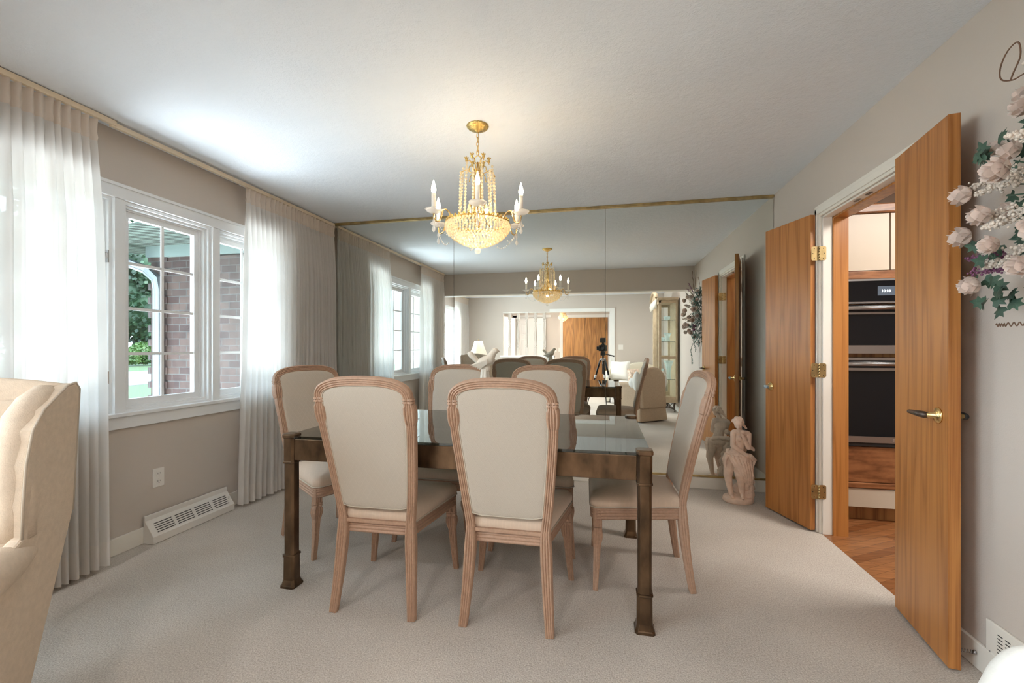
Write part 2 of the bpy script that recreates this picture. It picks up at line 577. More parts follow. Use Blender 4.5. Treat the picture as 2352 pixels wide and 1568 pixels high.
# ------------------------------------------------------------------ mesh builder
class MB:
    def __init__(self):
        self.v, self.f, self.s, self.mi = [], [], [], []
        self.cm = 0

    def add(self, vs, fs, smooth=True):
        o = len(self.v)
        self.v.extend([tuple(p) for p in vs])
        for f in fs:
            self.f.append([i + o for i in f])
            self.s.append(smooth)
            self.mi.append(self.cm)
        return self

    def box(self, x0, x1, y0, y1, z0, z1, smooth=False):
        vs = [(x0, y0, z0), (x1, y0, z0), (x1, y1, z0), (x0, y1, z0), (x0, y0, z1), (x1, y0, z1), (x1, y1, z1), (x0, y1, z1)]
        return self.add(vs, [(0, 3, 2, 1), (4, 5, 6, 7), (0, 1, 5, 4), (1, 2, 6, 5), (2, 3, 7, 6), (3, 0, 4, 7)], smooth)

    def obox(self, c, half, ax):
        """box with centre c, half sizes and three axis vectors"""
        c = Vector(c)
        vs = []
        for dz in (-1, 1):
            for dx, dy in ((-1, -1), (1, -1), (1, 1), (-1, 1)):
                vs.append(c + ax[0] * (dx * half[0]) + ax[1] * (dy * half[1]) + ax[2] * (dz * half[2]))
        return self.add(vs, [(0, 3, 2, 1), (4, 5, 6, 7), (0, 1, 5, 4), (1, 2, 6, 5), (2, 3, 7, 6), (3, 0, 4, 7)], False)

    def rings(self, loops, cap0=True, cap1=True, closed=True, smooth=True, cyc=False):
        n = len(loops[0])
        vs = [p for lp in loops for p in lp]
        fs = []
        m = len(loops)
        for i in range(m if cyc else m - 1):
            a, b = i * n, ((i + 1) % m) * n
            for j in range(n if closed else n - 1):
                k = (j + 1) % n
                fs.append((a + j, a + k, b + k, b + j))
        o = len(self.v)
        self.add(vs, fs, smooth)
        if not cyc:
            if cap0:
                self.f.append([o + j for j in range(n)][::-1]); self.s.append(False); self.mi.append(self.cm)
            if cap1:
                self.f.append([o + (m - 1) * n + j for j in range(n)]); self.s.append(False); self.mi.append(self.cm)
        return self

    def tube(self, pts, r, n=8, cap=True, cyc=False):
        pts = [Vector(p) for p in pts]
        loops = []
        m = len(pts)
        up = None
        for i, p in enumerate(pts):
            if cyc:
                t = pts[(i + 1) % m] - pts[i - 1]
            else:
                t = pts[min(i + 1, m - 1)] - pts[max(i - 1, 0)]
            t = t.normalized() if t.length > 1e-9 else Vector((0, 0, 1))
            if up is None:
                up = Vector((0, 0, 1)) if abs(t.z) < 0.9 else Vector((1, 0, 0))
            u = up - t * up.dot(t)
            u = u.normalized() if u.length > 1e-6 else t.orthogonal().normalized()
            up = u
            w = t.cross(u)
            rr = r[i] if isinstance(r, (list, tuple)) else r
            loops.append([p + u * (rr * math.cos(2 * PI * k / n)) + w * (rr * math.sin(2 * PI * k / n)) for k in range(n)])
        return self.rings(loops, cap, cap, smooth=True, cyc=cyc)

    def sweep(self, pts, prof, up, scale=None, cap=True):
        """prof: 2-D points (a, b); b along 'up' made normal to the path, a sideways"""
        pts = [Vector(p) for p in pts]
        m = len(pts)
        loops = []
        for i, p in enumerate(pts):
            t = (pts[min(i + 1, m - 1)] - pts[max(i - 1, 0)]).normalized()
            u0 = Vector(up[i] if isinstance(up, list) else up)
            u = (u0 - t * u0.dot(t)).normalized()
            w = u.cross(t)
            s = scale[i] if scale else (1, 1)
            loops.append([p + w * (a * s[0]) + u * (b * s[1]) for a, b in prof])
        return self.rings(loops, cap, cap, smooth=False)

    def lathe(self, prof, c=(0, 0, 0), n=20, flute=0, fd=0.0, smooth=True, sx=1.0, sy=1.0):
        loops = []
        for r, z in prof:
            lp = []
            for k in range(n):
                a = 2 * PI * k / n
                rr = r * (1 + (fd * math.cos(a * flute) if flute else 0))
                lp.append((c[0] + rr * math.cos(a) * sx, c[1] + rr * math.sin(a) * sy, c[2] + z))
            loops.append(lp)
        return self.rings(loops, smooth=smooth)

    def ball(self, c, r, n=12, m=8, rot=None):
        if not isinstance(r, (tuple, list)):
            r = (r, r, r)
        vs = []
        fs = []
        c = Vector(c)
        for i in range(1, m):
            th = PI * i / m
            for k in range(n):
                a = 2 * PI * k / n
                p = Vector((r[0] * math.sin(th) * math.cos(a), r[1] * math.sin(th) * math.sin(a), r[2] * math.cos(th)))
                if rot is not None:
                    p = rot @ p
                vs.append(c + p)
        t, bt = Vector((0, 0, r[2])), Vector((0, 0, -r[2]))
        if rot is not None:
            t, bt = rot @ t, rot @ bt
        vs += [c + t, c + bt]
        T, B = len(vs) - 2, len(vs) - 1
        for i in range(m - 2):
            for k in range(n):
                k2 = (k + 1) % n
                fs.append((i * n + k, (i + 1) * n + k, (i + 1) * n + k2, i * n + k2))
        for k in range(n):
            k2 = (k + 1) % n
            fs.append((T, k, k2))
            fs.append((B, (m - 2) * n + k2, (m - 2) * n + k))
        return self.add(vs, fs, True)

    def capsule(self, a, b, ra, rb, n=10):
        a, b = Vector(a), Vector(b)
        self.ball(a, ra, n, 8)
        self.ball(b, rb, n, 8)
        return self.tube([a, (a + b) / 2, b], [ra, (ra + rb) / 2, rb], n)

    def prism(self, poly, y0, y1, axis='y'):
        """extrude a 2-D polygon. axis y: poly is (x,z); axis x: poly is (y,z); axis z: poly is (x,y)"""
        def P(a, b, d):
            return (a, d, b) if axis == 'y' else ((d, a, b) if axis == 'x' else (a, b, d))
        n = len(poly)
        vs = [P(a, b, y0) for a, b in poly] + [P(a, b, y1) for a, b in poly]
        fs = [list(range(n))[::-1], [n + i for i in range(n)]]
        for i in range(n):
            j = (i + 1) % n
            fs.append((i, j, n + j, n + i))
        return self.add(vs, fs, False)

    def xform(self, M):
        self.v = [tuple(M @ Vector(p)) for p in self.v]
        return self


def build(name, mb, mat, parent=None, bevel=0.0, seg=2, sub=0, loc=None, rz=0.0, remesh=0.0, smooth=0, disp=0.0, dscale=0.03, solid=0.0):
    me = bpy.data.meshes.new(name)
    me.from_pydata(mb.v, [], mb.f)
    me.update()
    bm = bmesh.new()
    bm.from_mesh(me)
    bmesh.ops.recalc_face_normals(bm, faces=bm.faces)
    bm.to_mesh(me)
    bm.free()
    me.polygons.foreach_set('use_smooth', [bool(x) or sub > 0 or remesh > 0 for x in mb.s])
    mats = mat if isinstance(mat, (list, tuple)) else [mat]
    for m in mats:
        me.materials.append(MATS[m])
    if len(mats) > 1:
        me.polygons.foreach_set('material_index', mb.mi)
    o = bpy.data.objects.new(name, me)
    COL.objects.link(o)
    if parent is not None:
        o.parent = parent
    if loc is not None:
        o.location = loc
    o.rotation_euler.z = rz
    if remesh:
        md = o.modifiers.new('remesh', 'REMESH'); md.mode = 'VOXEL'; md.voxel_size = remesh; md.use_smooth_shade = True
    if smooth:
        md = o.modifiers.new('smooth', 'SMOOTH'); md.iterations = smooth; md.factor = 0.5
    if solid:
        md = o.modifiers.new('solid', 'SOLIDIFY'); md.thickness = solid; md.offset = 0
    if disp:
        tx = bpy.data.textures.new(name + '_relief', 'CLOUDS'); tx.noise_scale = dscale; tx.noise_depth = 3
        md = o.modifiers.new('disp', 'DISPLACE'); md.texture = tx; md.strength = disp; md.mid_level = 0.5
    if bevel:
        md = o.modifiers.new('bevel', 'BEVEL'); md.width = bevel; md.segments = seg; md.limit_method = 'ANGLE'; md.angle_limit = math.radians(40)
    if sub:
        md = o.modifiers.new('sub', 'SUBSURF'); md.levels = sub; md.render_levels = sub
    return o


def thing(name, label, cat, loc=(0, 0, 0), rz=0.0, group=None):
    o = bpy.data.objects.new(name, None)
    o.empty_display_size = 0.1
    COL.objects.link(o)
    o.location = loc
    o.rotation_euler = (0, 0, rz)
    o['label'] = label
    o['category'] = cat
    if group:
        o['group'] = group
    return o


def tag(o, label, cat, group=None, kind=None):
    o['label'] = label
    o['category'] = cat
    if group:
        o['group'] = group
    if kind:
        o['kind'] = kind
    return o


def struct(name, mb, mat, label=None, **kw):
    o = build(name, mb, mat, **kw)
    o['kind'] = 'structure'
    if label:
        o['label'] = label
    o['category'] = name.split('_')[0]
    return o


def sthing(name, label, loc=(0, 0, 0)):
    o = thing(name, label, name.split('_')[0], loc)
    o['kind'] = 'structure'
    return o


def copy_tree(o, parent=None):
    c = o.copy()
    COL.objects.link(c)
    if parent is not None:
        c.parent = parent
    for ch in [x for x in bpy.data.objects if x.parent == o and x.name in COL.objects]:
        copy_tree(ch, c)
    return c


def place(o, loc, rz, label, group=None, first=False):
    c = o if first else copy_tree(o)
    c.location = loc
    c.rotation_euler = (0, 0, rz)
    c['label'] = label
    if group:
        c['group'] = group
    return c


def rounded_rect(w, d, r, n=4, cx=0, cy=0):
    pts = []
    for qx, qy, a0 in ((1, 1, 0), (-1, 1, PI / 2), (-1, -1, PI), (1, -1, 3 * PI / 2)):
        for i in range(n + 1):
            a = a0 + PI / 2 * i / n
            pts.append((cx + qx * (w / 2 - r) + r * math.cos(a), cy + qy * (d / 2 - r) + r * math.sin(a)))
    return pts


def cushion(w, d, h, r=0.05, puff=0.25, n=5):
    """soft rounded block centred at the origin in x,y, from z=0 to h"""
    mb = MB()
    loops = []
    K = 8
    for i in range(K + 1):
        t = -1 + 2 * i / K
        s = (1 - abs(t) ** 3.2) ** 0.35 if abs(t) < 1 else 0.0
        z = h / 2 + h / 2 * math.copysign(abs(t) ** (1 - puff * 0.4), t)
        k = 0.86 + 0.14 * s
        loops.append([(x * k, y * k, z) for x, y in rounded_rect(w, d, r, n)])
    mb.rings(loops)
    return mb

# ================================================================== THE ROOM
XL, XR, YM, ZC = -2.74, 1.37, 3.93, 2.44
XL2, YB, YH = -3.42, -2.69, -4.50
BEAM = 0.78
DY0, DY1, DZ = 2.32, 3.13, 2.03        # kitchen doorway in the right wall

struct('floor', MB().box(-3.6, XR, YH - 0.15, YM + 0.2, -0.12, 0), 'carpet', 'pale beige cut pile carpet')
struct('floor', MB().box(XR, 4.2, 0.3, 4.2, -0.12, 0.001), 'oak_planks', 'oak strip floor of the kitchen')
struct('ceiling', MB().box(-3.6, 4.2, YH - 0.15, 4.3, ZC, ZC + 0.12), 'ceiling_paint', 'grey white textured ceiling')


def wall_x(x0, x1, y0, y1, holes):
    """wall slab lying along y with rectangular holes (ya, yb, za, zb)"""
    mb = MB()
    y = y0
    for ya, yb, za, zb in holes:
        mb.box(x0, x1, y, ya, 0, ZC)
        if za > 0:
            mb.box(x0, x1, ya, yb, 0, za)
        mb.box(x0, x1, ya, yb, zb, ZC)
        y = yb
    mb.box(x0, x1, y, y1, 0, ZC)
    return mb


struct('wall_left', wall_x(XL - 0.16, XL, BEAM - 0.15, YM + 0.2, [(1.39, 3.25, 0.76, 2.07)]), 'wall_paint', 'taupe wall holding the big window')
struct('wall_left', wall_x(XL2 - 0.16, XL2, YH - 0.1, BEAM, [(-1.95, 0.35, 0.76, 2.07)]), 'wall_paint', 'living room window wall')
struct('wall_left', MB().box(XL2, XL, BEAM - 0.15, BEAM, 0, ZC), 'wall_paint', 'short return wall between the two rooms')
struct('wall_far', MB().box(XL - 0.16, XR + 0.13, YM + 0.012, YM + 0.2, 0, ZC), 'wall_paint', 'wall behind the mirror panels')
struct('wall_right', wall_x(XR, XR + 0.13, YH - 0.1, YM + 0.012, [(DY0, DY1, 0, DZ)]), 'wall_paint', 'long wall with the kitchen doorway')
struct('ceiling', MB().box(XL2, XR, BEAM - 0.15, BEAM, 2.08, ZC), 'wall_paint', 'dropped beam between dining and living room')
struct('trim_1', MB().box(XL2, XR, BEAM - 0.16, BEAM + 0.012, 2.068, 2.08), 'cream_trim', 'cream strip under the dropped beam')
# back wall of the living room with the wide opening to the hall
bw = MB()
bw.box(XL2, -2.43, YB - 0.12, YB, 0, ZC)
bw.box(-2.43, 0.17, YB - 0.12, YB, 2.06, ZC)
bw.box(0.17, XR, YB - 0.12, YB, 0, ZC)
bw.box(-2.43, -1.19, YB - 0.12, YB, 0, 0.955)
struct('wall_back', bw, 'wall_paint', 'living room back wall with half wall under the spindles')
t2 = MB()
t2.box(0.17, 0.27, YB, YB + 0.02, 0, 2.06)
t2.box(-1.27, 0.27, YB, YB + 0.02, 2.06, 2.125)
t2.box(-2.45, 0.17, YB - 0.12, YB, 2.045, 2.06)
t2.box(-2.50, -1.15, YB - 0.15, YB + 0.04, 0.955, 0.995)
t2.box(-1.19, -1.16, YB - 0.12, YB, 0, 0.955)
t2.box(0.155, 0.17, YB - 0.12, YB, 0, 2.06)
struct('trim_2', t2, 'white_trim', 'white casing and ledge of the hall opening')
struct('wall_back', MB().box(XL2, XR, YH - 0.12, YH, 0, ZC), 'wall_paint', 'far wall of the hall')
# kitchen shell
struct('wall_kitchen', MB().box(XR + 0.13, 4.2, 4.03, 4.15, 0, ZC), 'wall_paint', 'kitchen end wall')
struct('wall_kitchen', MB().box(4.1, 4.2, 0.3, 4.03, 0, ZC), 'wall_paint', 'kitchen outer wall')
struct('wall_kitchen', MB().box(XR + 0.13, 4.1, 0.3, 0.4, 0, ZC), 'wall_paint', 'kitchen near wall')
# baseboards
struct('baseboard_left', MB().box(XL, XL + 0.014, BEAM, YM, 0, 0.10), 'cream_trim', bevel=0.004)
struct('baseboard_far', MB().box(XL + 0.014, XR - 0.014, YM - 0.006, YM + 0.012, 0, 0.098), 'cream_trim', bevel=0.003)
struct('baseboard_right', MB().box(XR - 0.014, XR, DY1 + 0.075, YM - 0.006, 0, 0.10), 'cream_trim', bevel=0.004)
struct('baseboard_right', MB().box(XR - 0.014, XR, YB, DY0 - 0.075, 0, 0.10), 'cream_trim', bevel=0.004)
struct('baseboard_back', MB().box(0.27, XR, YB, YB + 0.014, 0, 0.10).box(XL2, -1.19, YB, YB + 0.014, 0, 0.10), 'cream_trim', bevel=0.004)

# doorway casing towards the dining room, and oak jamb towards the kitchen
cs = MB()
for y0, y1 in ((DY0 - 0.07, DY0), (DY1, DY1 + 0.07)):
    cs.box(XR - 0.014, XR, y0, y1, 0, DZ + 0.075)
    ym = (y0 + y1) / 2
    cs.box(XR - 0.022, XR - 0.014, min(y0, y1) + 0.022, max(y0, y1) - 0.014, 0, DZ + 0.05)
cs.box(XR - 0.014, XR, DY0, DY1, DZ, DZ + 0.075)
cs.box(XR - 0.022, XR - 0.014, DY0 - 0.05, DY1 + 0.05, DZ + 0.016, DZ + 0.052)
cs.box(XR, XR + 0.055, DY1 - 0.012, DY1, 0, DZ)
cs.box(XR, XR + 0.055, DY0, DY0 + 0.012, 0, DZ)
cs.box(XR, XR + 0.055, DY0, DY1, DZ - 0.012, DZ)
struct('trim_3', cs, 'cream_trim', 'cream moulded casing of the kitchen doorway', bevel=0.003)
oj = MB()
oj.box(XR + 0.055, XR + 0.14, DY1 - 0.022, DY1, 0, DZ)
oj.box(XR + 0.055, XR + 0.14, DY0, DY0 + 0.022, 0, DZ)
oj.box(XR + 0.055, XR + 0.14, DY0, DY1, DZ - 0.022, DZ)
struct('trim_4', oj, 'oak_door', 'oak jamb on the kitchen side of the doorway', bevel=0.002)

# ------------------------------------------------------------------ windows


def window(name, label, X, y0, y1, z0, z1, mull, cols=2, rows=4, latches=()):
    """casement window in a wall whose room face is the plane x = X (room on the +x side)"""
    w = sthing(name, label, (X, (y0 + y1) / 2, z0))
    cy = (y0 + y1) / 2

    def P(mb, nm, mat, par=w, **kw):
        mb.v = [(x - X, y - cy, z - z0) for x, y, z in mb.v]
        return build(nm, mb, mat, par, **kw)
    c = MB()
    cw = 0.085
    c.box(X, X + 0.018, y0 - cw, y1 + cw, z1 - 0.02, z1 + cw - 0.02)
    c.box(X + 0.018, X + 0.026, y0 - cw, y1 + cw, z1 + cw - 0.04, z1 + cw - 0.02)
    c.box(X, X + 0.018, y0 - cw, y0, z0, z1 - 0.02)
    c.box(X, X + 0.018, y1, y1 + cw, z0, z1 - 0.02)
    P(c, 'window_casing', 'window_white', bevel=0.003)
    s = MB()
    s.box(X - 0.10, X + 0.035, y0 - cw - 0.02, y1 + cw + 0.02, z0 - 0.0, z0 + 0.022)
    s.box(X, X + 0.02, y0 - cw, y1 + cw, z0 - 0.07, z0)
    P(s, 'window_sill', 'window_white', bevel=0.003)
    edges = [y0] + [m for m in mull] + [y1]
    for m in mull:
        P(MB().box(X - 0.10, X + 0.01, m - 0.03, m + 0.03, z0 + 0.02, z1 - 0.02), 'mullion', 'window_white', bevel=0.003)
    for i in range(len(edges) - 1):
        a = edges[i] + (0.03 if i else 0)
        b = edges[i + 1] - (0.03 if i < len(edges) - 2 else 0)
        zb, zt = z0 + 0.022, z1 - 0.02
        f = MB()
        ins = 0.0
        for k, (xa, xb, wd) in enumerate(((-0.035, -0.012, 0.016), (-0.062, -0.035, 0.030), (-0.125, -0.062, 0.040))):
            f.box(X + xa, X + xb, a, a + wd, zb, zt)
            f.box(X + xa, X + xb, b - wd, b, zb, zt)
            f.box(X + xa, X + xb, a + wd, b - wd, zt - wd, zt)
            f.box(X + xa, X + xb, a + wd, b - wd, zb, zb + wd * 0.8)
        fr = P(f, 'sash_frame', 'window_white')
        s2 = MB()
        q = 0.040
        a2, b2, c2, d2 = a + q, b - q, zb + q * 0.8, zt - q
        wd = 0.034
        xa, xb = X - 0.105, X - 0.07
        s2.box(xa, xb, a2, a2 + wd, c2, d2)
        s2.box(xa, xb, b2 - wd, b2, c2, d2)
        s2.box(xa, xb, a2 + wd, b2 - wd, d2 - wd, d2)
        s2.box(xa, xb, a2 + wd, b2 - wd, c2, c2 + wd)
        sh = P(s2, 'sash', 'window_white')
        a3, b3, c3, d3 = a2 + wd, b2 - wd, c2 + wd, d2 - wd
        P(MB().box(X - 0.091, X - 0.087, a3, b3, c3, d3), 'pane', 'window_glass', sh)
        g = MB()
        for k in range(1, cols):
            yy = a3 + (b3 - a3) * k / cols
            g.box(X - 0.087, X - 0.079, yy - 0.009, yy + 0.009, c3, d3)
        for k in range(1, rows):
            zz = c3 + (d3 - c3) * k / rows
            g.box(X - 0.0875, X - 0.0795, a3, b3, zz - 0.009, zz + 0.009)
        P(g, 'glazing_bar', 'window_white', sh)
    for ly, lz in latches:
        l = MB()
        l.box(X - 0.050, X - 0.010, ly - 0.006, ly, lz - 0.035, lz + 0.035)
        l.box(X - 0.030, X - 0.018, ly - 0.024, ly - 0.006, lz - 0.012, lz + 0.020)
        l.tube([(X - 0.024, ly - 0.022, lz + 0.018), (X - 0.016, ly - 0.030, lz - 0.005), (X - 0.006, ly - 0.030, lz - 0.045)], [0.006, 0.005, 0.004], 6)
        P(l, 'latch', 'chrome')
    return w


window('window_1', 'white three-part casement window with glazing bars in the dining room', XL, 1.39, 3.25, 0.79, 2.07, (2.00, 2.64),
       latches=((1.955, 1.71), (1.955, 1.02)))
window('window_2', 'white casement window of the living room, behind the camera', XL2, -1.95, 0.35, 0.79, 2.07, (-1.2, -0.4))

# ------------------------------------------------------------------ curtains and rods


def curtain(label, X, y0, y1, z0, z1, folds, seed, flare0=0.0, flare1=0.0, wide=0.0, group='sheer curtain panels'):
    """pinch pleated sheer; wide spaces the first pleats further apart"""
    rnd = random.Random(seed)
    t = thing('sheer_curtain', label, 'curtain', (X, (y0 + y1) / 2, 0), 0, group)
    cy = (y0 + y1) / 2
    nz = 26
    per = 10
    n = folds * per
    ws = [1 + 0.35 * rnd.uniform(-1, 1) for _ in range(folds)]
    if wide:
        for k in range(3):
            ws[k] = wide
    tot = sum(ws)
    acc = [0]
    for w in ws:
        acc.append(acc[-1] + w / tot)
    ph = [rnd.uniform(-0.5, 0.5) for _ in range(folds + 1)]
    am = [rnd.uniform(0.75, 1.25) for _ in range(folds + 1)]
    head = z1 - 0.115
    rows_h = [z1, z1 - 0.03, z1 - 0.07, z1 - 0.10, head]
    rows_b = [head, head - 0.03, head - 0.08, head - 0.2] + [head - 0.2 - (head - 0.2 - z0 - 0.13) * k / 16 for k in range(1, 17)] 
    rows_m = [z0 + 0.13, z0 + 0.07, z0]

    def surf(rows):
        vs = []
        for z in rows:
            d = (z1 - z) / (z1 - z0)
            if z >= head - 1e-6:
                a = 0.016 - 0.010 * (1 - abs((z1 - z) / 0.115 - 0.5) * 2) if z > head + 0.01 else 0.009
            else:
                a = 0.009 + 0.024 * min(1, (head - z) / 0.45) + 0.006 * d
            for i in range(n + 1):
                k = min(folds - 1, i // per)
                u = (i - k * per) / per
                s = acc[k] + (acc[k + 1] - acc[k]) * u
                y = y0 + (y1 - y0) * s + flare0 * d * (1 - s) ** 3 + flare1 * d * s ** 3
                sh = math.sin(2 * PI * u)
                x = a * (am[k] * math.cos(2 * PI * u) + 0.25 * math.cos(4 * PI * u + ph[k]))
                y += (y1 - y0) / folds * 0.16 * sh * (1 if z < head else 0.55)
                x += 0.006 * math.sin(z * 2.1 + s * 9 + seed)
                vs.append((x, y - cy, z))
        return vs
    for nm, rows, mat in (('header', rows_h, 'sheer_header'), ('panel', rows_b, 'sheer_fabric'), ('hem', rows_m, 'sheer_hem')):
        mb = MB()
        vs = surf(rows)
        fs = []
        for r in range(len(rows) - 1):
            for i in range(n):
                a = r * (n + 1) + i
                fs.append((a, a + 1, a + n + 2, a + n + 1))
        mb.add(vs, fs, True)
        build(nm, mb, mat, t)
    return t


curtain('white sheer pleated curtain left of the dining window, behind the tall wing chair', XL + 0.10, 0.92, 1.815, 0.02, 2.405, 20, 3, flare1=0.03, wide=2.2)
curtain('white sheer pleated curtain right of the dining window, against the mirror', XL + 0.10, 2.80, 3.90, 0.02, 2.405, 26, 5, flare0=-0.06)
curtain('white sheer pleated curtain of the living room, by the back wall', XL2 + 0.10, -2.60, -1.62, 0.02, 2.375, 15, 9)
curtain('white sheer pleated curtain of the living room, next to the beam', XL2 + 0.10, 0.02, 0.68, 0.02, 2.375, 11, 11)


def rod(label, X, y0, y1, z, split=None):
    t = thing('curtain_rod', label, 'curtain rod', (X, y0, z))
    L_ = y1 - y0
    s = (split - y0) if split else L_
    build('track', MB().box(-0.012, 0.012, s - 0.02, L_, -0.015, 0.012), 'rod_enamel', t, bevel=0.003)
    build('track', MB().box(-0.004, 0.020, 0, s, -0.008, 0.020), 'rod_enamel', t, bevel=0.003)
    br = [0.15, s * 0.55, s + (L_ - s) * 0.45, L_ - 0.12] if split else [0.2, L_ - 0.2]
    for b in br:
        build('bracket', MB().box(-0.095, 0.010, b - 0.012, b + 0.012, 0.012, 0.022), 'chrome', t)
    build('end_return', MB().box(-0.092, 0.008, L_ - 0.003, L_ + 0.003, -0.015, 0.012), 'rod_enamel', t)
    build('end_return', MB().box(-0.092, 0.008, -0.003, 0.003, -0.008, 0.020), 'rod_enamel', t)
    return t


rod('long cream enamelled traverse rod over the dining window', XL + 0.105, 0.89, 3.90, 2.415, 1.90)
rod('cream traverse rod over the living room window', XL2 + 0.105, -2.62, 0.69, 2.385)

# ------------------------------------------------------------------ mirror wall
for xa, xb, lb in ((XL + 0.002, -1.3865, 'left mirror wall panel beside the sheer curtain'), (-1.3835, 0.0185, 'middle mirror wall panel behind the far dining chairs'), (0.0215, XR - 0.003, 'right mirror wall panel behind the statue')):
    tag(build('mirror_panel', MB().box(xa, xb, YM, YM + 0.006, 0.112, 2.418), 'mirror_silver'), lb, 'mirror', 'mirror wall panels')
tag(build('brass_channel', MB().box(XL + 0.002, XR - 0.002, YM - 0.016, YM + 0.008, 2.416, 2.4395), 'brass_dull', bevel=0.003), 'thin brass channel along the top of the mirror wall', 'trim strip')
tag(build('brass_channel', MB().box(XL + 0.016, XR - 0.002, YM - 0.012, YM + 0.008, 0.0985, 0.113), 'brass_dull', bevel=0.002), 'thin brass channel along the foot of the mirror wall', 'trim strip')

# ------------------------------------------------------------------ wall fittings
t = thing('wall_outlet', 'white duplex outlet on the wall under the dining window', 'outlet', (XL, 2.225, 0.375))
build('plate', MB().box(0, 0.006, -0.036, 0.036, -0.058, 0.058), 'plastic_white', t, bevel=0.002)
for dz in (-0.024, 0.024):
    s = build('socket', MB().prism([(0.0165 * math.cos(a) , dz + 0.017 * math.sin(a)) for a in [2 * PI * k / 16 for k in range(16)]], 0.006, 0.0085, 'x'), 'plastic_white', t)
    build('slot', MB().box(0.0085, 0.0092, -0.008, -0.006, dz - 0.002, dz + 0.008).box(0.0085, 0.0092, 0.006, 0.008, dz - 0.001, dz + 0.007).box(0.0085, 0.0092, -0.002, 0.002, dz - 0.011, dz - 0.006), 'dark_slot', s)

t = thing('floor_register', 'cream slatted baseboard heat register under the dining window', 'heat register', (XL + 0.014, 2.42, 0))
b = MB()
Lh = 0.295
b.prism([(0, 0.002), (0.075, 0.002), (0.075, 0.045), (0.012, 0.135), (0.012, 0.165), (0, 0.165)], -Lh, Lh, 'y')
build('body', b, 'plastic_white', t, bevel=0.002)
nx, nz = 0.090 / 0.1099, 0.063 / 0.1099
for k in range(4):
    c0 = -Lh + 0.035 + k * 0.135
    g = MB()
    for j in range(5):
        f = 0.2 + 0.13 * j
        x, z = 0.075 - 0.063 * f, 0.045 + 0.09 * f
        g.obox((x + nx * 0.0006, c0 + 0.058, z + nz * 0.0006), (0.0022, 0.056, 0.0014), (Vector((-nz, 0, nx)), Vector((0, 1, 0)), Vector((nx, 0, nz))))
    build('slat_opening', g, 'dark_slot', t)
build('lever', MB().box(0.045, 0.052, Lh - 0.028, Lh - 0.020, 0.085, 0.105), 'plastic_white', t)

t = thing('wall_return_vent', 'white metal return air vent low on the right wall', 'air vent', (XR, 1.70, 0.145))
build('plate', MB().box(-0.010, 0, -0.20, 0.20, -0.075, 0.065), 'cream_trim', t, bevel=0.003)
g = MB()
for j in range(8):
    for k in range(11):
        g.box(-0.0112, -0.0098, 0.150 - k * 0.030 - 0.020, 0.150 - k * 0.030, -0.055 + j * 0.0125, -0.052 + j * 0.0125)
build('louvre_slot', g, 'dark_slot', t)
build('screw', MB().ball((-0.011, 0.180, -0.045), (0.002, 0.004, 0.004), 8, 6), 'steel', t)


def switch_plate(label, x, z, Y, n, sgn=1):
    t = thing('light_switch', label, 'light switch', (x, Y, z))
    w = 0.035 * n + 0.02
    a, b_ = (0, 0.006) if sgn > 0 else (-0.006, 0)
    build('plate', MB().box(-w / 2 - 0.01, w / 2 + 0.01, a, b_, -0.058, 0.058), 'plastic_white', t, bevel=0.002)
    for k in range(n):
        xx = (k - (n - 1) / 2) * 0.045
        build('toggle', MB().box(xx - 0.012, xx + 0.012, a + 0.004 * sgn if sgn > 0 else -0.009, 0.009 if sgn > 0 else 0, -0.03, 0.03), 'plastic_white', t, bevel=0.001)


switch_plate('double rocker switch on the living room back wall', 0.41, 1.20, YB, 2)
switch_plate('white switch plate in the hall, nearer the white door', -1.34, 1.13, YH, 2)
switch_plate('white switch plate in the hall, nearer the oak closet', -1.20, 1.13, YH, 1)

# ------------------------------------------------------------------ oak double doors to the kitchen


def oak_leaf(name, label, hinge, free, th, hsides):
    """door leaf from hinge point to free point (x, y); local +x runs hinge to free edge, local +y is the room face"""
    hx, hy = hinge
    fx, fy = free
    w = math.hypot(fx - hx, fy - hy)
    rz = math.atan2(fy - hy, fx - hx)
    t = sthing(name, label, (hx, hy, 0.012))
    t.rotation_euler.z = rz
    y0, y1 = (0, th) if hsides > 0 else (-th, 0)
    build('leaf', MB().box(0, w, y0, y1, 0, 2.036), 'oak_door', t, bevel=0.0015)
    return t, w


def lever(t, x, z, y, sg, towards, mat='brass_dull', rub='dark_bronze', L_=0.10):
    h = MB()
    pr = [(0.0, 0.0), (0.031, 0.0), (0.031, 0.004), (0.024, 0.010), (0.011, 0.014), (0.010, 0.038)]
    hb = MB().lathe(pr, n=20)
    M_ = Matrix.Translation((x, y, z)) @ Matrix.Rotation(-sg * PI / 2, 4, 'X')
    hb.xform(M_)
    o = build('rose', hb, mat, t)
    yy = y + sg * 0.042
    lv = MB().tube([(x, y + sg * 0.03, z), (x, yy, z), (x + towards * 0.02, yy + sg * 0.004, z), (x + towards * L_, yy + sg * 0.002, z - 0.002)], [0.010, 0.013, 0.013, 0.008], 10)
    build('lever', lv, rub, o)


# far leaf: hinged on the far jamb, swung towards the mirror
dl, w1 = oak_leaf('door_1', 'oak slab door leaf next to the statue and mirror', (1.312, 3.146), (1.180, 3.545), 0.032, -1)
lever(dl, w1 - 0.055, 0.895, 0.0, 1, -1, 'brass', 'blue_silicone', 0.03)
lever(dl, w1 - 0.055, 0.895, -0.035, -1, -1, 'brass', 'dark_bronze', 0.05)
